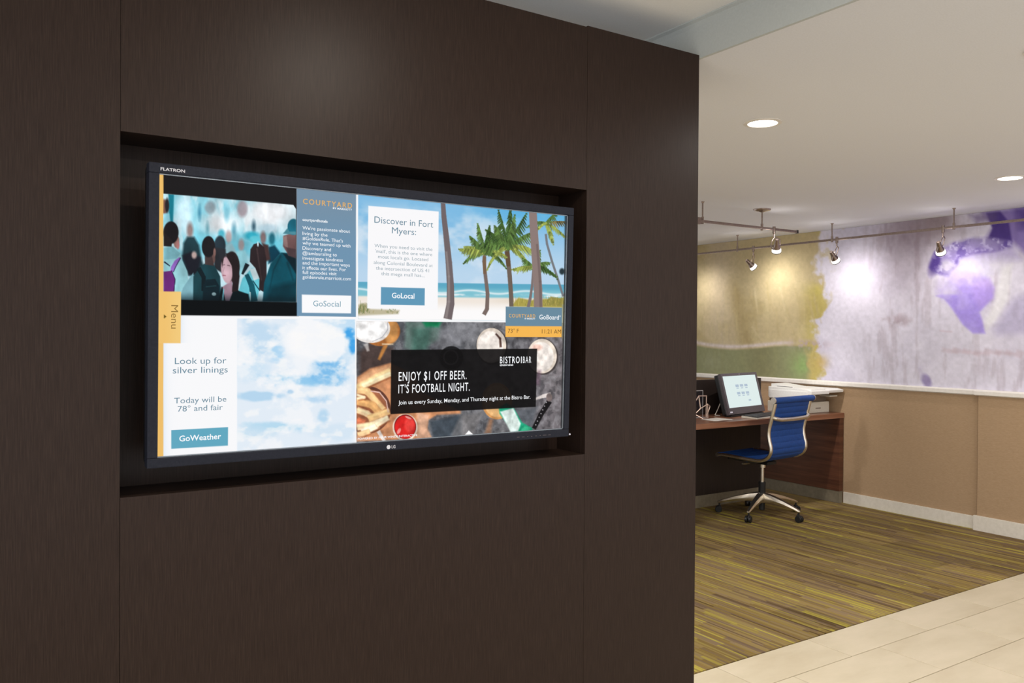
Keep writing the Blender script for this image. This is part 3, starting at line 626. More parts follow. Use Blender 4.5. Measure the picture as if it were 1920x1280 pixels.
    p.field(smooth(n6, .55, .75)*0.55, (252, 250, 248)); p.field(smooth(n, .56, .7)*0.6, (250, 249, 250)); p.clip = None
    p.field(((X > 306) & (X < 444) & (Y > 592)).astype(float)*np.exp(-np.maximum(X-306-32*(Y < 643), 0)/6.0)*0.45, (196, 216, 236))
    p.poly([(321.2, 806.3), (427.8, 800.5), (427.3, 835), (321.2, 841.4)], (98, 168, 192), 0.8)
    # ---- bar tile
    clip([(668.5, 602.5), (1075, 605), (1075, 850), (668.5, 850)])
    T = TR(660, 590, 4.2667); n = fbm(U*7, V*7, 5, 71); n7 = fbm(U*70, V*70, 3, 81)
    p.field(np.ones_like(X), (112, 112, 116)); p.field(smooth(n, .4, .65)*0.7, (74, 76, 82)); p.field(smooth(X, 900, 1060)*0.55, (132, 120, 122)); p.field(smooth(n7, .5, .72)*0.45, (156, 154, 158)); p.field(smooth(-n7, -.42, -.3)*0.4, (52, 50, 54))
    def E2(x, y, rx, ry, c, soft=5, al=1, rot=0): (q,) = T([(x, y)]); p.ell(q[0], q[1], rx/4.2667, ry/4.2667, c, max(soft/4.2667, .7), al, rot)
    P([(430, 50), (720, 50), (700, 200), (480, 300), (420, 260)], (96, 120, 112), 8, .8); P([(560, 50), (720, 50), (690, 95), (590, 100)], (20, 120, 78), 6); P([(480, 110), (640, 100), (600, 300), (480, 290)], (62, 104, 92), 10, .7); P([(700, 120), (830, 60), (1000, 60), (990, 200), (760, 270), (660, 260)], (140, 140, 146), 10, .6)
    P([(60, 300), (140, 230), (330, 260), (320, 420), (60, 520)], (74, 58, 54), 10, .9); Li([(270, 240), (215, 360)], 34, 20, (196, 130, 64), 3, .9)
    E2(230, 130, 155, 120, (176, 108, 54), 8); E2(310, 130, 60, 100, (206, 150, 88), 20, .8); E2(150, 110, 155, 115, (236, 230, 226), 6); E2(140, 105, 138, 100, (252, 250, 249), 6); Li([(285, 60), (285, 120), (240, 180), (160, 215)], 5, 4, (120, 130, 150), 1, .6); Li([(110, 230), (130, 290)], 36, 20, (206, 200, 196), 3, .7); Li([(240, 235), (330, 235)], 14, 8, (236, 214, 180), 2, .8)
    # board, bowl, fries
    P([(40, 500), (140, 430), (310, 385), (500, 480), (560, 620), (870, 770), (870, 790), (680, 800), (610, 840), (600, 920), (640, 990), (40, 1010)], (206, 142, 100), 4); P([(40, 520), (160, 440), (310, 400), (310, 440), (120, 520), (40, 580)], (226, 170, 126), 5, .9); P([(520, 780), (620, 800), (600, 900), (640, 990), (520, 990)], (216, 168, 138), 5)
    E2(120, 760, 190, 190, (96, 58, 46), 6); E2(110, 760, 172, 170, (150, 92, 64), 6)
    for pts, w_, c in (([(40, 590), (200, 500), (310, 450)], 62, (244, 206, 150)), ([(80, 570), (310, 470)], 44, (250, 226, 182)), ([(40, 600), (120, 610), (250, 760)], 56, (240, 196, 140)), ([(40, 690), (160, 720), (230, 800)], 60, (228, 172, 110)), ([(40, 760), (120, 790), (200, 850)], 50, (248, 214, 168)), ([(40, 640), (100, 660), (40, 670)], 20, (255, 228, 190)), ([(40, 850), (100, 870)], 66, (216, 120, 84)), ([(130, 830), (300, 770)], 56, (242, 196, 136)), ([(40, 900), (160, 880), (250, 840)], 52, (250, 220, 176)), ([(80, 940), (210, 880)], 56, (252, 234, 204)), ([(50, 960), (140, 930)], 44, (240, 200, 150)), ([(190, 880), (290, 820)], 48, (250, 226, 190))):
        Li([(x+6, y+10) for x, y in pts], w_+6, w_+2, (150, 86, 52), 3.0, .6); Li(pts, w_, w_*0.9, c, 3.0); Li([(x-3, y-w_*0.16) for x, y in pts], w_*0.3, w_*0.25, tuple(min(255, q*1.12) for q in c), 2.5, .7)
    p.line(T([(150, 610), (220, 620), (275, 690), (290, 780)]), 2.2, 2, (226, 190, 180), 1, .9)
    E2(60, 990, 60, 20, (190, 140, 110), 10, .7); Li([(210, 930), (260, 1010)], 30, 24, (240, 232, 226), 2, .9)
    E2(425, 900, 100, 108, (238, 216, 196), 5); E2(425, 895, 88, 98, (122, 20, 18), 5); E2(425, 898, 82, 92, (214, 36, 34), 6); E2(460, 880, 40, 60, (236, 70, 64), 18, .9); E2(375, 930, 12, 26, (246, 170, 160), 5, .8, .5); E2(450, 822, 26, 8, (250, 190, 180), 4, .8, .4)
    P([(620, 850), (880, 800), (880, 990), (650, 990)], (62, 72, 82), 6, .85); P([(870, 800), (1050, 780), (960, 980), (780, 990)], (128, 124, 124), 6, .6)
    for x, y, rx, ry in ((1115, 245, 118, 140), (1520, 330, 118, 138)): E2(x+6, y+6, rx+6, ry+6, (54, 46, 44), 10, .8); E2(x, y, rx, ry, (226, 212, 198), 4); E2(x-8, y+6, rx*.86, ry*.86, (246, 236, 228), 8)
    Li([(1150, 150), (1185, 190), (1190, 260)], 14, 20, (70, 44, 36), 2, .9); E2(1480, 260, 40, 24, (224, 176, 160), 18, .8); E2(1160, 690, 122, 146, (196, 140, 84), 4); E2(1160, 690, 104, 128, (226, 178, 120), 8); P([(1100, 830), (1130, 830), (1110, 950), (1060, 950)], (150, 108, 80), 6, .8); P([(1290, 760), (1480, 740), (1440, 900), (1380, 880)], (92, 98, 106), 8, .7)
    P([(1175, 745), (1235, 705), (1290, 740), (1360, 860), (1440, 905), (1445, 935), (1300, 945), (1180, 790)], (30, 158, 118), 3); P([(1185, 775), (1290, 745), (1350, 870), (1330, 930), (1270, 940)], (226, 242, 236), 3); P([(1380, 890), (1430, 900), (1420, 930), (1340, 935)], (60, 186, 140), 3)
    Li([(1455, 910), (1510, 800), (1580, 690)], 34, 44, (22, 20, 22), 1.4); Li([(1450, 680), (1530, 650), (1590, 640)], 14, 40, (214, 204, 200), 2); E2(1578, 660, 24, 34, (122, 108, 106), 5)
    for k in range(7): E2(1470+14*k, 880-30*k, 5, 5, (170, 166, 170), 2, .9)
    Li([(1480, 560), (1500, 440)], 40, 30, (112, 86, 102), 6, .6)
    P([(905, 958), (935, 925), (968, 955)], (250, 250, 250), 1)
    p.c = np.where((p.clip > .5)[..., None], p.c*(0.74+0.52*fbm(U*60, V*60, 4, 95))[..., None], p.c)
    # translucent black card
    q = Paint(X, Y, (0, 0, 0)); q.poly([(733.5, 655.6), (1007.3, 653.4), (1004.6, 762.4), (732.2, 776.4)], (1, 1, 1), .8)
    E2(795, 345, 95, 95, (26, 26, 28), 6); E2(790, 340, 62, 62, (200, 200, 210), 6, .5); E2(790, 340, 50, 50, (20, 20, 22), 6)
    p.field(q.c[..., 0]*0.9, (10, 8, 9)); p.clip = None
    # ---- clock card, menu tab
    p.poly([(948.2, 574.6), (1054.5, 576.6), (1053.4, 612), (948, 611)], (106, 138, 158), .8); p.poly([(947.8, 611), (1053.4, 611.6), (1053, 632), (947.6, 631.6)], (246, 184, 84), .8)
    p.field(smooth(X, 1052, 1056)*((Y > 570) & (Y < 634)), (150, 150, 120)); p.field(smooth(X, 1056.5, 1060)*0.55, (40, 46, 46))
    p.poly([(290, 300), (306.3, 300), (306.3, 870), (290, 870)], (238, 190, 106), 1); p.poly([(296, 545.8), (339.6, 546.8), (338.8, 643.2), (296, 643.2)], (240, 194, 112), 1); p.field(((X > 300) & (X < 339) & (Y > 546.5) & (Y < 642.8)).astype(float)*smooth(X, 306, 338)*0.4, (246, 214, 140))
    p.poly([(307, 589.2), (312.4, 593.3), (307, 597.4)], (100, 84, 30), .8)
    scr = grid_mesh('screen', L_, p.c, attr_material('screen_picture', True), tv)
    return scr
screen = paint_screen()
screen.data.validate(); screen['label'] = 'lit screen picture with four information tiles'

# lettering
_fonts = []
def text_mesh(s, bold=0.0, spacing=1.0):
    cu_ = bpy.data.curves.new('t', 'FONT'); cu_.body = s; cu_.size = 1.0; cu_.offset = bold; cu_.space_character = spacing; cu_.resolution_u = 3
    cu_.dimensions = '2D'; cu_.fill_mode = 'BOTH'
    ob = bpy.data.objects.new('t', cu_); COL.objects.link(ob)
    dg = bpy.context.evaluated_depsgraph_get(); dg.update()
    me = bpy.data.meshes.new_from_object(ob.evaluated_get(dg)); bpy.data.objects.remove(ob); bpy.data.curves.remove(cu_)
    return me
_h = text_mesh('H'); CAPH = max(v.co.y for v in _h.vertices); bpy.data.meshes.remove(_h)
gl = {}
def lit(col, k=1.0):
    if (col, k) not in gl: gl[(col, k)] = glow('lit_ink_%d_%d_%d' % col, col, k)
    return gl[(col, k)]
def text(s, x0, y0, x1, y1, cap, col, parent, bold=0.0, name='lettering', depth=-0.0008, spacing=1.0, material=None, turn=False):
    me = text_mesh(s, bold, spacing); n = len(me.vertices); co = np.empty(n*3, np.float32); me.vertices.foreach_get('co', co); co = co.reshape(-1, 3)
    a = tv_xy(x0, y0); b = tv_xy(x1, y1); c = tv_xy(x0, y0-cap)
    lo, hi = co[:, 0].min(), co[:, 0].max(); out = np.empty_like(co)
    if not turn:
        kx = (b[0]-a[0])/(hi-lo); kz = (c[1]-a[1])/CAPH; zb = (a[1]+b[1])/2
        out[:, 0] = a[0]+(co[:, 0]-lo)*kx; out[:, 2] = zb+co[:, 1]*kz
    else:          # reads downwards; (x0,y0) top of baseline, (x1,y1) its lower end, cap to the right
        c = tv_xy(x0+cap, y0); kx = (a[1]-b[1])/(hi-lo); kz = (c[0]-a[0])/CAPH
        out[:, 2] = a[1]-(co[:, 0]-lo)*kx; out[:, 0] = a[0]+co[:, 1]*kz
    out[:, 1] = depth
    me.vertices.foreach_set('co', out.reshape(-1)); me.update(); me.name = name
    me.materials.clear(); me.materials.append(material or lit(col))
    o = bpy.data.objects.new(name, me); COL.objects.link(o); o.parent = parent; return o
WHT, GLD, SLT, DIM = (250, 252, 255), (226, 176, 104), (108, 140, 158), (150, 168, 178)
t_ = lambda *a, **k: text(*a, parent=screen, **k)
t_('COURTYARD', 567.8, 383.2, 660, 389.2, 9.6, GLD, bold=0.012, spacing=1.25); t_('BY MARRIOTT', 624, 392.6, 659.6, 394.2, 3.2, WHT, bold=0.02, spacing=1.1)
t_('courtyardhotels', 567, 415, 614, 416.6, 5.2, WHT, bold=0.015)
for s, xr, y in (("We're passionate about", 1605, 557), ('living by the', 1425, 600), ('#GoldenRule. That\'s', 1548, 640), ('why we teamed up with', 1608, 678), ('Discovery and', 1452, 718), ('@iamlauraling to', 1500, 758), ('investigate kindness', 1547, 799), ('and the important ways', 1603, 838), ('it affects our lives. For', 1572, 877), ('full episodes visit', 1497, 913), ('goldenrule.marriott.com', 1612, 952)):
    xe = 280+xr/4.2675; ya = 300+y/4.2675; t_(s, 567, ya, xe, ya+(xe-567)*(0.062-0.05*(ya-430)/100), 6.2, WHT, bold=0.002)
t_('GoSocial', 587, 573.8, 638.5, 575, 10.4, (120, 160, 178))
t_('Discover in Fort', 701.7, 418, 812, 426, 12, SLT); t_('Myers:', 734.5, 437.8, 780, 440.2, 11.6, SLT)
for s, xa, xb, y in (('When you need to visit the', 178, 642, 531), ("'mall', this is the one where", 185, 640, 574), ('most locals go. Located', 207, 608, 617), ('along Colonial Boulevard at', 172, 645, 662), ('the intersection of US 41', 190, 615, 707), ('this mega mall has...', 232, 580, 750)):
    xs_ = 660+xa/4.2667; xe = 660+xb/4.2667; ya = 340+y/4.2667; t_(s, xs_, ya, xe, ya+(xe-xs_)*0.045, 6.4, DIM)
t_('GoLocal', 734.5, 558.4, 776.7, 559.6, 9.6, WHT, bold=0.014)
t_('Look up for', 327.6, 682.6, 424.3, 680.8, 11.8, SLT); t_('silver linings', 323.7, 700, 426.8, 697.6, 11.6, SLT)
t_('Today will be', 326.4, 756, 424.3, 752.6, 10.6, SLT); t_('78\u00b0 and fair', 333, 771.4, 417.5, 768, 10.4, SLT)
t_('GoWeather', 336, 826.8, 414.3, 822.8, 10.4, WHT, bold=0.014)
t_('ENJOY $1 OFF BEER.', 747.2, 713.6, 874.5, 710.4, 16.4, WHT, bold=0.006, spacing=1.15); t_("IT'S FOOTBALL NIGHT.", 746.7, 736.6, 880.3, 732.5, 15.8, WHT, bold=0.006, spacing=1.15)
t_('Join us every Sunday, Monday, and Thursday night at the Bistro Bar.', 746.7, 757.6, 994, 747.6, 7.6, WHT, bold=0.002)
t_('BISTRO', 937, 680.8, 974, 680.4, 12.2, WHT, bold=0.012, spacing=1.25); t_('I', 976.4, 680.6, 977.8, 680.6, 12.4, WHT); t_('BAR', 980.3, 680.2, 995.6, 680, 12, WHT, spacing=1.3); t_('RESTAURANT AND BAR', 937, 686, 962, 685.6, 3.2, WHT, bold=0.02)
t_('POWERED BY FOUR WINDS INTERACTIVE', 670.5, 824.6, 782, 817, 3.8, WHT, bold=0.01)
t_('COURTYARD', 953.7, 594.8, 1003.4, 595.4, 6.4, GLD, bold=0.012, spacing=1.2); t_('BY MARRIOTT', 983.6, 598.4, 1003.2, 598.6, 2.2, WHT, bold=0.02); t_('GoBoard', 1010.8, 598.4, 1047.6, 598.8, 8.4, WHT, bold=0.004); t_('\u00ae', 1048.4, 594.2, 1051.2, 594.2, 3.0, WHT)
t_('73\u00b0 F', 952, 623.6, 972.4, 623.8, 7.6, (112, 84, 44)); t_('11:21 AM', 1015.6, 625.2, 1051.6, 625, 7.8, (112, 84, 44))
t_('Menu', 321, 571.6, 321, 615.8, 13, (150, 118, 62), turn=True)
t_ = lambda *a, **k: text(*a, parent=tv, depth=-0.0106, material=m_silver_ink, **k)
t_('FLATRON', 299.3, 320.4, 345, 324.6, 5.4, WHT, bold=0.02, name='bezel_lettering')
t_('LG', 731, 839, 738, 838.6, 5.6, WHT, bold=0.01, name='bezel_lettering')
lx, lz = tv_xy(725.3, 836.8)
MB().lathe([(0.0052, 0.0), (0.0052, 0.0008)], 24, lambda q: (lx+q[0], -0.0100-q[2], lz+q[1])).build('maker_badge', m_silver_ink, tv)
bm_ = MB()
for x, y, w_ in ((968, 818.4, 5), (977, 817.8, 5), (985.5, 817.2, 2), (993, 816.6, 2), (1001, 816.0, 2), (1009, 815.2, 2), (1017, 814.6, 7), (1026.5, 814.0, 5)):
    bx, bz = tv_xy(x, y); bm_.box(bx-w_*0.00085, bx+w_*0.00085, -0.0108, -0.0098, bz-0.0009, bz+0.0009)
bm_.build('button_marks', m_grey, tv)['kind'] = 'stuff'
bx, bz = tv_xy(1064.2, 813)
MB().lathe([(0.0025, 0.0), (0.0025, 0.0012)], 16, lambda q: (bx+q[0], -0.0098-q[2], bz+q[1])).build('power_light', m_lead, tv)

# ------------------------------------------------------------------ ceiling lamps
def downlight(x, y, z, label, power, group, r=0.062, spread=172, col=(1.0, 0.965, 0.925)):
    t = thing('ceiling_downlight', label, 'downlight', (x, y, z), group=group)
    MB().lathe([(r+0.018, 0.0), (r+0.018, -0.003), (r+0.008, -0.006), (r, -0.005), (r, 0.0)], 40).build('trim_ring', m_trim, t)
    MB().lathe([(r-0.0005, 0.002), (r-0.0005, -0.003), (r*0.8, -0.0042)], 40).build('lens', m_lens, t)
    ld = bpy.data.lights.new('downlight_lamp', 'AREA'); ld.shape = 'DISK'; ld.size = 2*r*0.9; ld.energy = power; ld.color = col; ld.spread = math.radians(spread)
    lo = bpy.data.objects.new('downlight_lamp', ld); COL.objects.link(lo); lo.parent = t; lo.location = (0, 0, -0.012)
    return t
GR = 'recessed round ceiling downlights of the work area'
downlight(2.829, 2.387, Z_C, 'large bright round ceiling downlight near the dark wall corner', P_ROOM, GR)
downlight(4.966, 2.413, Z_C, 'bright round ceiling downlight close to the mural, at the right edge', P_ROOM, GR)
downlight(2.856, 1.265, Z_C, 'round ceiling downlight just beyond the upper right edge', P_ROOM, GR)
for x, y in ((4.95, 1.275), (2.83, 0.15), (4.95, 0.15)):  # unseen lamps added to brighten the work area
    downlight(x, y, Z_C, 'added round ceiling downlight of the work area outside the view', P_ROOM, 'added downlights outside the view')
for x, y, pw in ((1.09, 0.80, 1.0), (-0.95, 0.80, 0.3), (1.09, -0.7, 1.0), (-0.95, -0.7, 0.5)):  # first lamp follows the highlight on the veneer, the others are added for brightness
    downlight(x, y, Z_UP, 'unseen round lobby ceiling downlight above the dark partition', P_LOBBY*pw, 'lobby downlights outside the view', spread=180, col=(1.0, 0.90, 0.78))

for x, y in ((0.7, 3.9), (-0.9, 3.9)):  # extra lamps added out of sight to lift the upper ceiling
    downlight(x, y, Z_UP, 'added round ceiling downlight hidden behind the dark partition', P_LOBBY*4.5, 'added downlights behind the partition')

# ------------------------------------------------------------------ monorail tracks
Z_T = 2.193
def standoff(t, x, y, cap=0.012, feed=False):
    s = MB().lathe([(0.005, Z_C-0.002), (0.005, Z_T+0.03), (0.009, Z_T+0.03), (0.009, Z_T-0.018)], 14, lambda q: (x+q[0], y+q[1], q[2])).build('standoff', m_nickel, t)
    if feed: MB().lathe([(0.012, Z_C-0.022), (0.02, Z_C-0.018), (0.058, Z_C-0.010), (0.062, Z_C-0.003), (0.062, Z_C)], 28, lambda q: (x+q[0], y+q[1], q[2])).build('feed_canopy', m_nickel, s)
    else: MB().lathe([(0.006, Z_C-0.012), (cap, Z_C-0.003), (cap, Z_C)], 16, lambda q: (x+q[0], y+q[1], q[2])).build('cap', m_nickel, s)
T1 = thing('monorail_track', 'long nickel lighting rail running in front of the mural', 'light track')
MB().box(5.818, 5.832, 0.8, 6.45, Z_T-0.009, Z_T+0.009).build('rail', m_nickel, T1, 0.003)
for y in (5.19, 4.20, 3.207, 2.21, 1.2, 6.2): standoff(T1, 5.825, y)
T2 = thing('monorail_track', 'short nickel lighting rail with a round feed canopy beside the dark wall', 'light track')
MB().box(3.25, 5.161, 4.018, 4.032, Z_T-0.009, Z_T+0.009).build('rail', m_nickel, T2, 0.003)
MB().box(5.158, 5.170, 4.015, 4.035, Z_T-0.012, Z_T+0.012).build('end_cap', m_blackp, T2, 0.002)
MB().box(4.10, 4.15, 4.012, 4.038, Z_T-0.022, Z_T+0.024).build('joiner', m_nickel, T2, 0.003)
standoff(T2, 4.17, 4.025); standoff(T2, 4.773, 4.025, feed=True); standoff(T2, 3.4, 4.025)
def track_spot(x, y, target, label, power, size=165, drop=0.150, side=(0, 0.02)):
    t = thing('track_spotlight', label, 'spotlight', (x, y, Z_T), group='small spotlights on the lighting rails')
    MB().lathe([(0.011, 0.020), (0.011, -0.030), (0.005, -0.034), (0.005, -0.066)], 14).build('connector', m_nickel, t)
    hp = Vector((side[0], side[1], -drop)); d = (Vector(target)-Vector((x, y, Z_T))-hp).normalized(); q = rot_to(d)
    ux = q @ Vector((1, 0, 0))
    for sg in (-1, 1):
        a = Vector((0, 0, -0.062)); e = hp + ux*0.036*sg; mid = (a+e)/2 + ux*0.034*sg
        MB().tube([a, a*0.75+mid*0.25+ux*0.01*sg, mid, mid*0.3+e*0.7+ux*0.004*sg, e, e-ux*0.008*sg], 0.0036, 8).build('yoke_arm', m_nickel, t)
    Tq = lambda p: tuple(q @ Vector(p) + hp)
    MB().lathe([(0.011, 0.072), (0.015, 0.065), (0.018, 0.026), (0.025, 0.008), (0.029, -0.006)], 20, Tq).build('lamp_body', m_nickel, t)
    MB().lathe([(0.0295, -0.006), (0.034, -0.024), (0.034, -0.034), (0.029, -0.036)], 24, Tq).build('glass_shade', m_halogen, t)
    MB().lathe([(0.035, -0.034), (0.035, -0.039), (0.030, -0.039), (0.030, -0.037)], 24, Tq).build('rim', m_blackp, t)
    ld = bpy.data.lights.new('spot_lamp', 'SPOT'); ld.energy = power; ld.spot_size = math.radians(size); ld.spot_blend = 1.0; ld.shadow_soft_size = 0.018; ld.color = (1.0, 0.955, 0.91)
    lo = bpy.data.objects.new('spot_lamp', ld); COL.objects.link(lo); lo.parent = t; lo.rotation_mode = 'QUATERNION'; lo.rotation_quaternion = q; lo.location = hp+d*0.045
    # added point light behind the head, brightens the ceiling beside the mural
    lb = bpy.data.lights.new('spot_fill', 'POINT'); lb.energy = 0.4; lb.shadow_soft_size = 0.02; lb.color = (1.0, 0.95, 0.93)
    bo = bpy.data.objects.new('spot_fill', lb); COL.objects.link(bo); bo.parent = t; bo.location = hp-d*0.11
    return t
track_spot(5.825, 5.005, (X_M, 4.955, 1.76), 'small track spotlight above the gold left part of the mural', P_SPOT*0.66)
track_spot(5.825, 4.155, (X_M, 4.20, 1.72), 'small track spotlight at the edge between gold and lilac in the mural', P_SPOT*0.58)
track_spot(5.825, 3.285, (X_M, 3.40, 1.68), 'small track spotlight beside the purple figure of the mural', P_SPOT*0.5)
track_spot(4.905, 4.025, (5.72, 4.72, 0.80), 'small track spotlight at the end of the short rail', P_DESK, 72, 0.130, (0.03, 0.0))
track_spot(5.825, 5.85, (X_M, 5.86, 1.58), 'small track spotlight hidden behind the dark wall', P_SPOT*0.55)
track_spot(5.825, 2.45, (X_M, 2.55, 1.70), 'small track spotlight on the mural rail beyond the right edge', P_SPOT*0.6)

# ------------------------------------------------------------------ desk
DX0, DX1, DY0, DY1, DZ = 3.75, 6.168, 4.312, 5.29, 0.765
dk = thing('computer_desk', 'dark walnut double-sided computer desk against the mural wall', 'desk', (5.0, 4.8, 0.004))
def dbox(name, b, material, parent, bevel=0.002):
    o = MB().box(b[0]-5.0, b[1]-5.0, b[2]-4.8, b[3]-4.8, b[4]-0.004, b[5]-0.004).build(name, material, parent, bevel); return o
dbox('desktop', (DX0, DX1, DY0, DY1, DZ-0.042, DZ), m_walnut_top, dk)
for x0 in (6.116, DX0):
    e = dbox('end_panel', (x0, x0+0.052, DY0+0.004, DY1, 0.105, DZ-0.0425), m_walnut, dk)
    dbox('plinth', (x0+0.004, x0+0.048, DY0+0.006, DY1-0.004, 0.004, 0.1045), m_plinth, e)
dv = dbox('divider_panel', (DX0+0.06, 5.70, 4.80, 4.832, 0.105, DZ-0.0425), m_darkpanel, dk)
dbox('plinth', (DX0+0.06, 5.70, 4.803, 4.829, 0.004, 0.1045), m_plinth, dv)
tag(box('privacy_screen', (DX0+0.06, 5.70, 4.80, 4.832, DZ+0.0005, 1.050), m_darkpanel, None, 0.002), 'dark brown privacy screen standing on the desk behind the computer', 'privacy screen')

# ------------------------------------------------------------------ all-in-one computer
yawm = math.radians(10.7)
pc = thing('desktop_computer', 'black all-in-one computer with lit white screen on the desk', 'computer', (5.276, 4.588, DZ+0.0005), (0, 0, yawm))
lean = math.radians(15)
def LT(p):   # lean the panel back about its lower edge
    x, y, z = p; return (x, y*math.cos(lean)+z*math.sin(lean), z*math.cos(lean)-y*math.sin(lean)+0.016)
PW, PH = 0.555, 0.335
fm = MB()
for b in ((-PW/2, PW/2, -0.012, 0.014, PH-0.022, PH), (-PW/2, PW/2, -0.012, 0.014, 0.0, 0.055), (-PW/2, -PW/2+0.024, -0.012, 0.014, 0.055, PH-0.022), (PW/2-0.024, PW/2, -0.012, 0.014, 0.055, PH-0.022)):
    fm.box(*b, T=LT)
fm.build('bezel', m_grey, pc, 0.002)
MB().box(-PW/2+0.004, PW/2-0.004, 0.014, 0.055, 0.006, PH-0.004, T=LT).build('housing', m_blackp, pc, 0.008)
sc_ = MB().box(-PW/2+0.023, PW/2-0.023, -0.007, 0.012, 0.054, PH-0.021, T=LT).build('screen', glow('computer_screen_light', (222, 236, 234), 1.0), pc)
ic = lit((176, 192, 208))
def icon(cx, cz, w_, h_): MB().box(cx-w_/2, cx+w_/2, -0.0078, -0.0070, cz-h_/2, cz+h_/2, T=LT).build('icon', ic, sc_)
for r_ in range(2):
    for c_ in range(3):
        cx = -0.062+0.068*c_; cz = 0.222-0.062*r_
        icon(cx, cz+0.008, 0.048, 0.020); icon(cx, cz-0.012, 0.034, 0.008)
icon(0.085, 0.105, 0.036, 0.012)
MB().box(-PW/2+0.02, -PW/2+0.055, -0.0126, -0.0118, 0.014, 0.026, T=LT).build('badge', m_lead, pc)
MB().lathe([(0.003, -0.0118), (0.003, -0.0126)], 12, lambda q: LT((q[0], q[2], PH-0.011+q[1]))).build('webcam', m_lead, pc)
for sx in (-1, 1):
    MB().tube([(sx*0.225, 0.085, 0.150), (sx*0.240, 0.115, 0.06), (sx*0.245, 0.140, 0.006), (sx*0.245, 0.09, 0.005)], 0.005, 8).build('stand_leg', m_alu, pc)
MB().box(-0.25, 0.25, -0.014, 0.05, 0.0, 0.014).build('foot', m_blackp, pc, 0.003)
kb = thing('computer_keyboard', 'flat dark keyboard in front of the all-in-one computer', 'keyboard', (5.31, 4.432, DZ+0.0005), (0, 0, yawm))
MB().prism([(-0.07, 0.002), (-0.068, 0.010), (0.07, 0.018), (0.07, 0.0), (-0.07, 0.0)], 'x', -0.235, 0.235).build('case', m_offwhite, kb, 0.001)
MB().prism([(-0.066, 0.0102), (-0.064, 0.0125), (0.068, 0.0205), (0.068, 0.0180)], 'x', -0.232, 0.232).build('deck', m_blackp, kb)
kk = MB()
for r_ in range(5):
    y = -0.05+0.024*r_; z = 0.0128+0.0006*(r_*2.4)
    for c_ in range(20): x = -0.22+0.0232*c_; kk.box(x-0.0098, x+0.0098, y-0.0098, y+0.0098, z, z+0.0045)
kk.build('keys', m_key, kb)['kind'] = 'stuff'
pp = MB()
for k in range(3):
    a_ = 0.1*k; c, s = math.cos(a_), math.sin(a_)
    pp.box(-0.105, 0.105, -0.07, 0.07, 0.0006*k, 0.0006*k+0.0005, T=lambda p: (4.80+p[0]*c-p[1]*s, 4.465+p[0]*s+p[1]*c, DZ+0.0006+p[2]))
tag(pp.build('paper_sheets', m_paper), 'white sheets of paper lying on the desk by the computer', 'paper')

# sign holder and wire ornament
sh = thing('sign_holder', 'clear acrylic sign holder standing at the left on the desk', 'sign holder', (4.77, 4.665, DZ+0.0005))
MB().box(-0.078, 0.078, -0.003, 0.003, 0.0, 0.208).build('sheet', m_acryl, sh, 0.001)
MB().box(-0.078, 0.078, -0.004, 0.004, 0.2085, 0.2125).box(0.0785, 0.0815, -0.004, 0.004, 0.0, 0.2125).box(-0.0815, -0.0785, -0.004, 0.004, 0.0, 0.2125).build('edge', m_acedge, sh)
MB().box(-0.078, 0.078, -0.035, 0.035, 0.0, 0.003).build('foot', m_acedge, sh)
wo = thing('wire_ornament', 'pale geometric wire sculpture in front of the sign holder', 'ornament', (4.755, 4.585, DZ+0.005))
V_ = {'a': (0.055, 0.0, 0.170), 'b': (-0.03, 0.0, 0.172), 'c': (0.062, 0.01, 0.0), 'd': (0.112, 0.015, 0.085), 'e': (0.02, -0.045, 0.110), 'f': (-0.02, -0.01, 0.075), 'g': (-0.05, 0.02, 0.03), 'h': (0.035, -0.035, 0.0), 'i': (-0.03, -0.045, 0.0), 'j': (-0.075, 0.01, 0.11)}
for a_, b_ in (('a', 'b'), ('a', 'c'), ('e', 'd'), ('d', 'c'), ('e', 'h'), ('h', 'c'), ('b', 'f'), ('f', 'e'), ('f', 'g'), ('g', 'i'), ('i', 'h'), ('b', 'j'), ('j', 'g'), ('a', 'd'), ('e', 'a')):
    if (a_, b_) in (('a', 'd'), ('e', 'a')): continue
    MB().tube([V_[a_], V_[b_]], 0.0042, 8).build('wire', m_wire, wo)

# ------------------------------------------------------------------ printer
pr = thing('office_printer', 'white multifunction printer on the desk end by the wall', 'printer', (5.92, 4.55, DZ+0.0005))
def pb(name, b, material, parent=pr, bevel=0.006): return MB().box(b[0]-5.92, b[1]-5.92, b[2]-4.55, b[3]-4.55, b[4]-DZ, b[5]-DZ).build(name, material, parent, bevel)
ct = pb('paper_cassette', (5.725, 6.122, 4.425, 4.75, DZ, DZ+0.092), m_offwhite)
MB().box(0.02, 0.085, -0.1275, -0.1245, 0.036, 0.044).build('pull', m_taupe, ct)
pb('body', (5.735, 6.118, 4.455, 4.74, DZ+0.0925, DZ+0.160), m_taupe)  # taupe puts the shade of the recess under the scanner into the colour
sp_ = MB().prism([(4.300-4.55, 0.168), (4.300-4.55, 0.198), (4.40-4.55, 0.216), (4.735-4.55, 0.216), (4.735-4.55, 0.128), (4.46-4.55, 0.128), (4.42-4.55, 0.158)], 'x', 5.715-5.92, 5.95-5.92).build('scanner_unit', m_white, pr, 0.005)
MB().prism([(4.310-4.55, 0.176), (4.305-4.55, 0.198), (4.36-4.55, 0.208), (4.66-4.55, 0.208), (4.66-4.55, 0.160), (4.46-4.55, 0.160), (4.40-4.55, 0.170)], 'x', 5.951-5.92, 6.150-5.92).build('feed_tray', m_white, pr, 0.005)
pb('tray_tongue', (6.03, 6.135, 4.355, 4.46, DZ+0.138, DZ+0.148), m_offwhite, pr, 0.003)
pb('side_cover', (5.708, 5.7145, 4.33, 4.72, DZ+0.120, DZ+0.190), m_white, pr, 0.002)
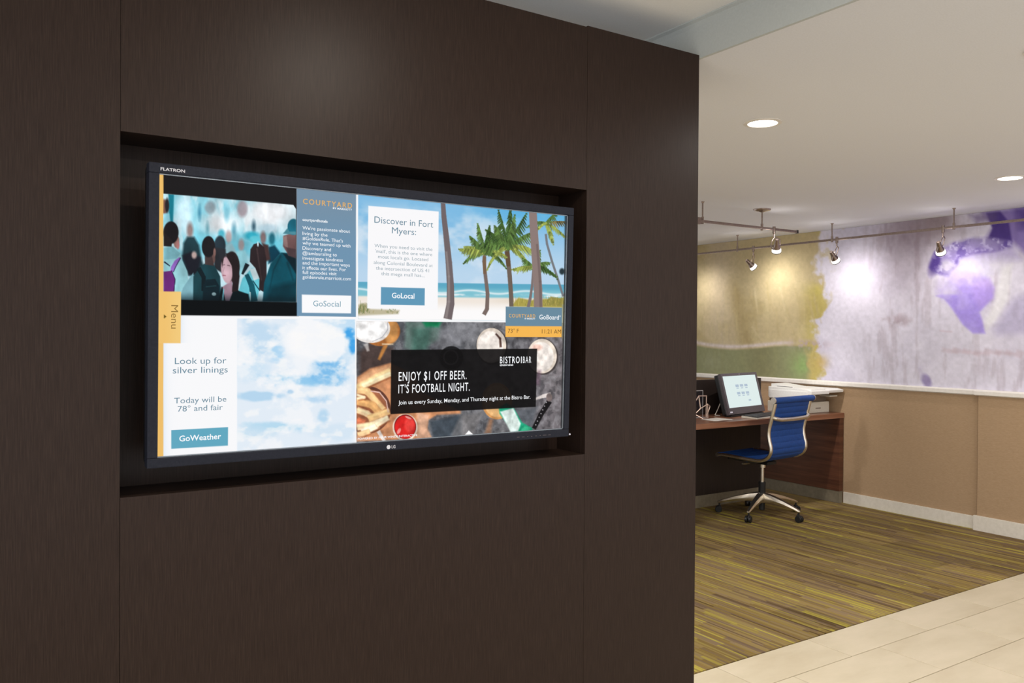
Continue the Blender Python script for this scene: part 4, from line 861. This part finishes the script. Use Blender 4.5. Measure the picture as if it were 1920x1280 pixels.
MB().prism([(4.45-4.55, 0.2165), (4.72-4.55, 0.2165), (4.72-4.55, 0.240), (4.70-4.55, 0.240)], 'x', 5.735-5.92, 5.93-5.92).build('document_lid', m_white, pr, 0.002)
MB().box(5.7345-5.92, 5.7352-5.92, 4.50-4.55, 4.66-4.55, 0.2185, 0.2215).build('lid_gap', m_blackp, pr)
pb('control_panel', (5.74, 5.92, 4.318, 4.40, DZ+0.2005, DZ+0.2105), m_white, pr, 0.003)

# ------------------------------------------------------------------ swivel chair
ch = thing('office_chair', 'blue ribbed swivel office chair with polished aluminium frame at the desk', 'chair', (5.2, 4.36, 0.004), (0, 0, math.radians(95.9)))
# local: +x forwards, +y to the chair's left, z up
prof = [(-0.268, 0.915), (-0.252, 0.850), (-0.234, 0.780), (-0.218, 0.720), (-0.212, 0.670), (-0.220, 0.620), (-0.232, 0.575), (-0.230, 0.535), (-0.210, 0.500), (-0.175, 0.475), (-0.130, 0.463), (-0.05, 0.462), (0.05, 0.466), (0.13, 0.470), (0.20, 0.472), (0.245, 0.466)]
def catmull(pts, n=6):
    out = []; P_ = [pts[0]]+pts+[pts[-1]]
    for i in range(1, len(P_)-2):
        p0, p1, p2, p3 = [np.array(q) for q in P_[i-1:i+3]]
        for k in range(n):
            t = k/n; out.append(tuple(0.5*((2*p1)+(p2-p0)*t+(2*p0-5*p1+4*p2-p3)*t*t+(3*p1-p0-3*p2+p3)*t**3)))
    out.append(tuple(pts[-1])); return out
cv = catmull(prof, 8)
for sg in (-1, 1):
    MB().tube([(x, sg*0.234, z) for x, z in cv], 0.016, 10, flat=0.8, flat_dir=(0, 1, 0)).build('side_rail', m_alu, ch)
def sling(name, i0, i1):
    seg = cv[i0:i1]; mb = MB(); nw = 9; arc = 0; rows_ = []
    dense = []
    for a_, b_ in zip(seg[:-1], seg[1:]):
        for k in range(3): dense.append((a_[0]+(b_[0]-a_[0])*k/3, a_[1]+(b_[1]-a_[1])*k/3))
    dense.append(seg[-1])
    for i, p in enumerate(dense):
        q = dense[max(i-1, 0)]; r_ = dense[min(i+1, len(dense)-1)]; t = np.array(r_)-np.array(q); t = t/np.linalg.norm(t)
        nrm = np.array([-t[1], t[0]]); arc += np.linalg.norm(np.array(p)-np.array(q)) if i else 0
        th = 0.004+0.006*abs(math.sin(math.pi*arc/0.046))**0.55
        rows_.append((p, nrm, th))
    v = []; f = []
    for p, nrm, th in rows_:
        for side in (1, -1):
            for k in range(nw):
                y = -0.224+0.448*k/(nw-1); edge = 0.35 if k in (0, nw-1) else 1
                v.append((p[0]+nrm[0]*th*side*edge, y, p[1]+nrm[1]*th*side*edge))
    W2 = 2*nw
    for i in range(len(rows_)-1):
        for side in (0, 1):
            for k in range(nw-1):
                a_ = i*W2+side*nw+k; f.append((a_, a_+1, a_+1+W2, a_+W2) if side == 0 else (a_, a_+W2, a_+1+W2, a_+1))
        for k in (0, nw-1): a_ = i*W2+k; f.append((a_, a_+W2, a_+W2+nw, a_+nw))
    n_ = (len(rows_)-1)*W2
    for k in range(nw-1): f.append((k, k+nw, k+nw+1, k+1)); f.append((n_+k, n_+k+1, n_+k+nw+1, n_+k+nw))
    return mb.add(v, f, True).build(name, m_blue, ch)
mid_i = 8*9
sling('backrest', 0, mid_i+1); sling('seat', mid_i, len(cv))
def roll(name, x, z, r_, half):
    MB().tube([(x, -half, z), (x, -half+0.012, z), (x, half-0.012, z), (x, half, z)], [r_*0.9, r_, r_, r_*0.9], 20).build(name, m_blue, ch)
    for sg in (-1, 1): MB().tube([(x, sg*(half+0.0005), z), (x, sg*(half+0.010), z)], r_*0.95, 20).build('roll_cap', m_alu, ch)
roll('headroll', -0.272, 0.928, 0.024, 0.262); roll('front_roll', 0.250, 0.466, 0.016, 0.235)
MB().tube([(-0.236, -0.232, 0.800), (-0.262, -0.222, 0.792), (-0.272, -0.17, 0.782), (-0.276, 0.0, 0.780), (-0.272, 0.17, 0.782), (-0.262, 0.222, 0.792), (-0.236, 0.232, 0.800)], 0.017, 12, flat=0.9).build('back_spreader', m_alu, ch)
MB().tube([(-0.02, -0.230, 0.448), (-0.02, -0.16, 0.430), (-0.02, 0.16, 0.430), (-0.02, 0.230, 0.448)], 0.013, 10).build('seat_spreader', m_blackp, ch)
MB().tube([(0.15, -0.230, 0.455), (0.12, -0.12, 0.432), (0.0, 0.0, 0.424), (0.12, 0.12, 0.432), (0.15, 0.230, 0.455)], 0.012, 10).build('seat_spreader', m_blackp, ch)
MB().box(-0.09, 0.09, -0.06, 0.06, 0.405, 0.432).build('mechanism', m_blackp, ch, 0.008)
MB().tube([(0.03, 0.06, 0.418), (0.03, 0.16, 0.416), (0.03, 0.22, 0.420)], 0.006, 8).build('lever', m_alu, ch)
MB().lathe([(0.026, 0.400), (0.026, 0.375), (0.014, 0.372), (0.014, 0.245)], 20).build('gas_lift', m_alu, ch)
MB().lathe([(0.027, 0.26), (0.027, 0.165), (0.025, 0.160)], 20).build('column_sleeve', m_blackp, ch)
MB().lathe([(0.040, 0.170), (0.044, 0.160), (0.036, 0.105), (0.030, 0.100)], 24).build('hub', m_alu, ch)
MB().lathe([(0.024, 0.0995), (0.024, 0.045), (0.018, 0.040)], 20).build('column_end', m_blackp, ch)
leg_me = cas_me = whl_me = None
for k in range(5):
    az = math.radians(59+72*k-95.9)
    if leg_me is None:
        L_ = 0.325; mb = MB(); v = []; st = [(0.02, 0.176, 0.104, 0.036), (0.10, 0.164, 0.110, 0.031), (0.20, 0.138, 0.102, 0.024), (0.29, 0.108, 0.084, 0.017), (L_, 0.094, 0.074, 0.014), (L_+0.014, 0.086, 0.076, 0.010)]
        for r_, zt, zb, hw in st: v += [(r_, -hw*0.65, zt), (r_, hw*0.65, zt), (r_, hw, (zt+zb)/2), (r_, hw*0.7, zb), (r_, -hw*0.7, zb), (r_, -hw, (zt+zb)/2)]
        f = [tuple(range(6)), tuple(range(len(v)-1, len(v)-7, -1))]
        for i in range(len(st)-1):
            for j in range(6): f.append((i*6+j, i*6+(j+1) % 6, i*6+6+(j+1) % 6, i*6+6+j))
        o = mb.add(v, f, True).build('leg', m_alu, ch, 0.0); leg_me = o.data
        c1 = MB().lathe([(0.007, 0.082), (0.007, 0.050)], 12, lambda q: (L_+q[0], q[1], q[2])).tube([(L_-0.012, 0, 0.050), (L_+0.014, 0, 0.044), (L_+0.024, 0, 0.032)], 0.011, 10).build('caster_fork', m_blackp, o); cas_me = c1.data
        c2 = MB()
        for sg in (-1, 1): c2.tube([(L_+0.006, sg*0.004, 0.026), (L_+0.006, sg*0.007, 0.026), (L_+0.006, sg*0.020, 0.026), (L_+0.006, sg*0.023, 0.026)], [0.023, 0.026, 0.026, 0.023], 20)
        c2 = c2.build('caster_wheels', m_blackp, o); whl_me = c2.data
    else:
        o = bpy.data.objects.new('leg', leg_me); COL.objects.link(o); o.parent = ch
        for nm, me in (('caster_fork', cas_me), ('caster_wheels', whl_me)):
            c = bpy.data.objects.new(nm, me); COL.objects.link(c); c.parent = o
    o.rotation_euler = (0, 0, az)
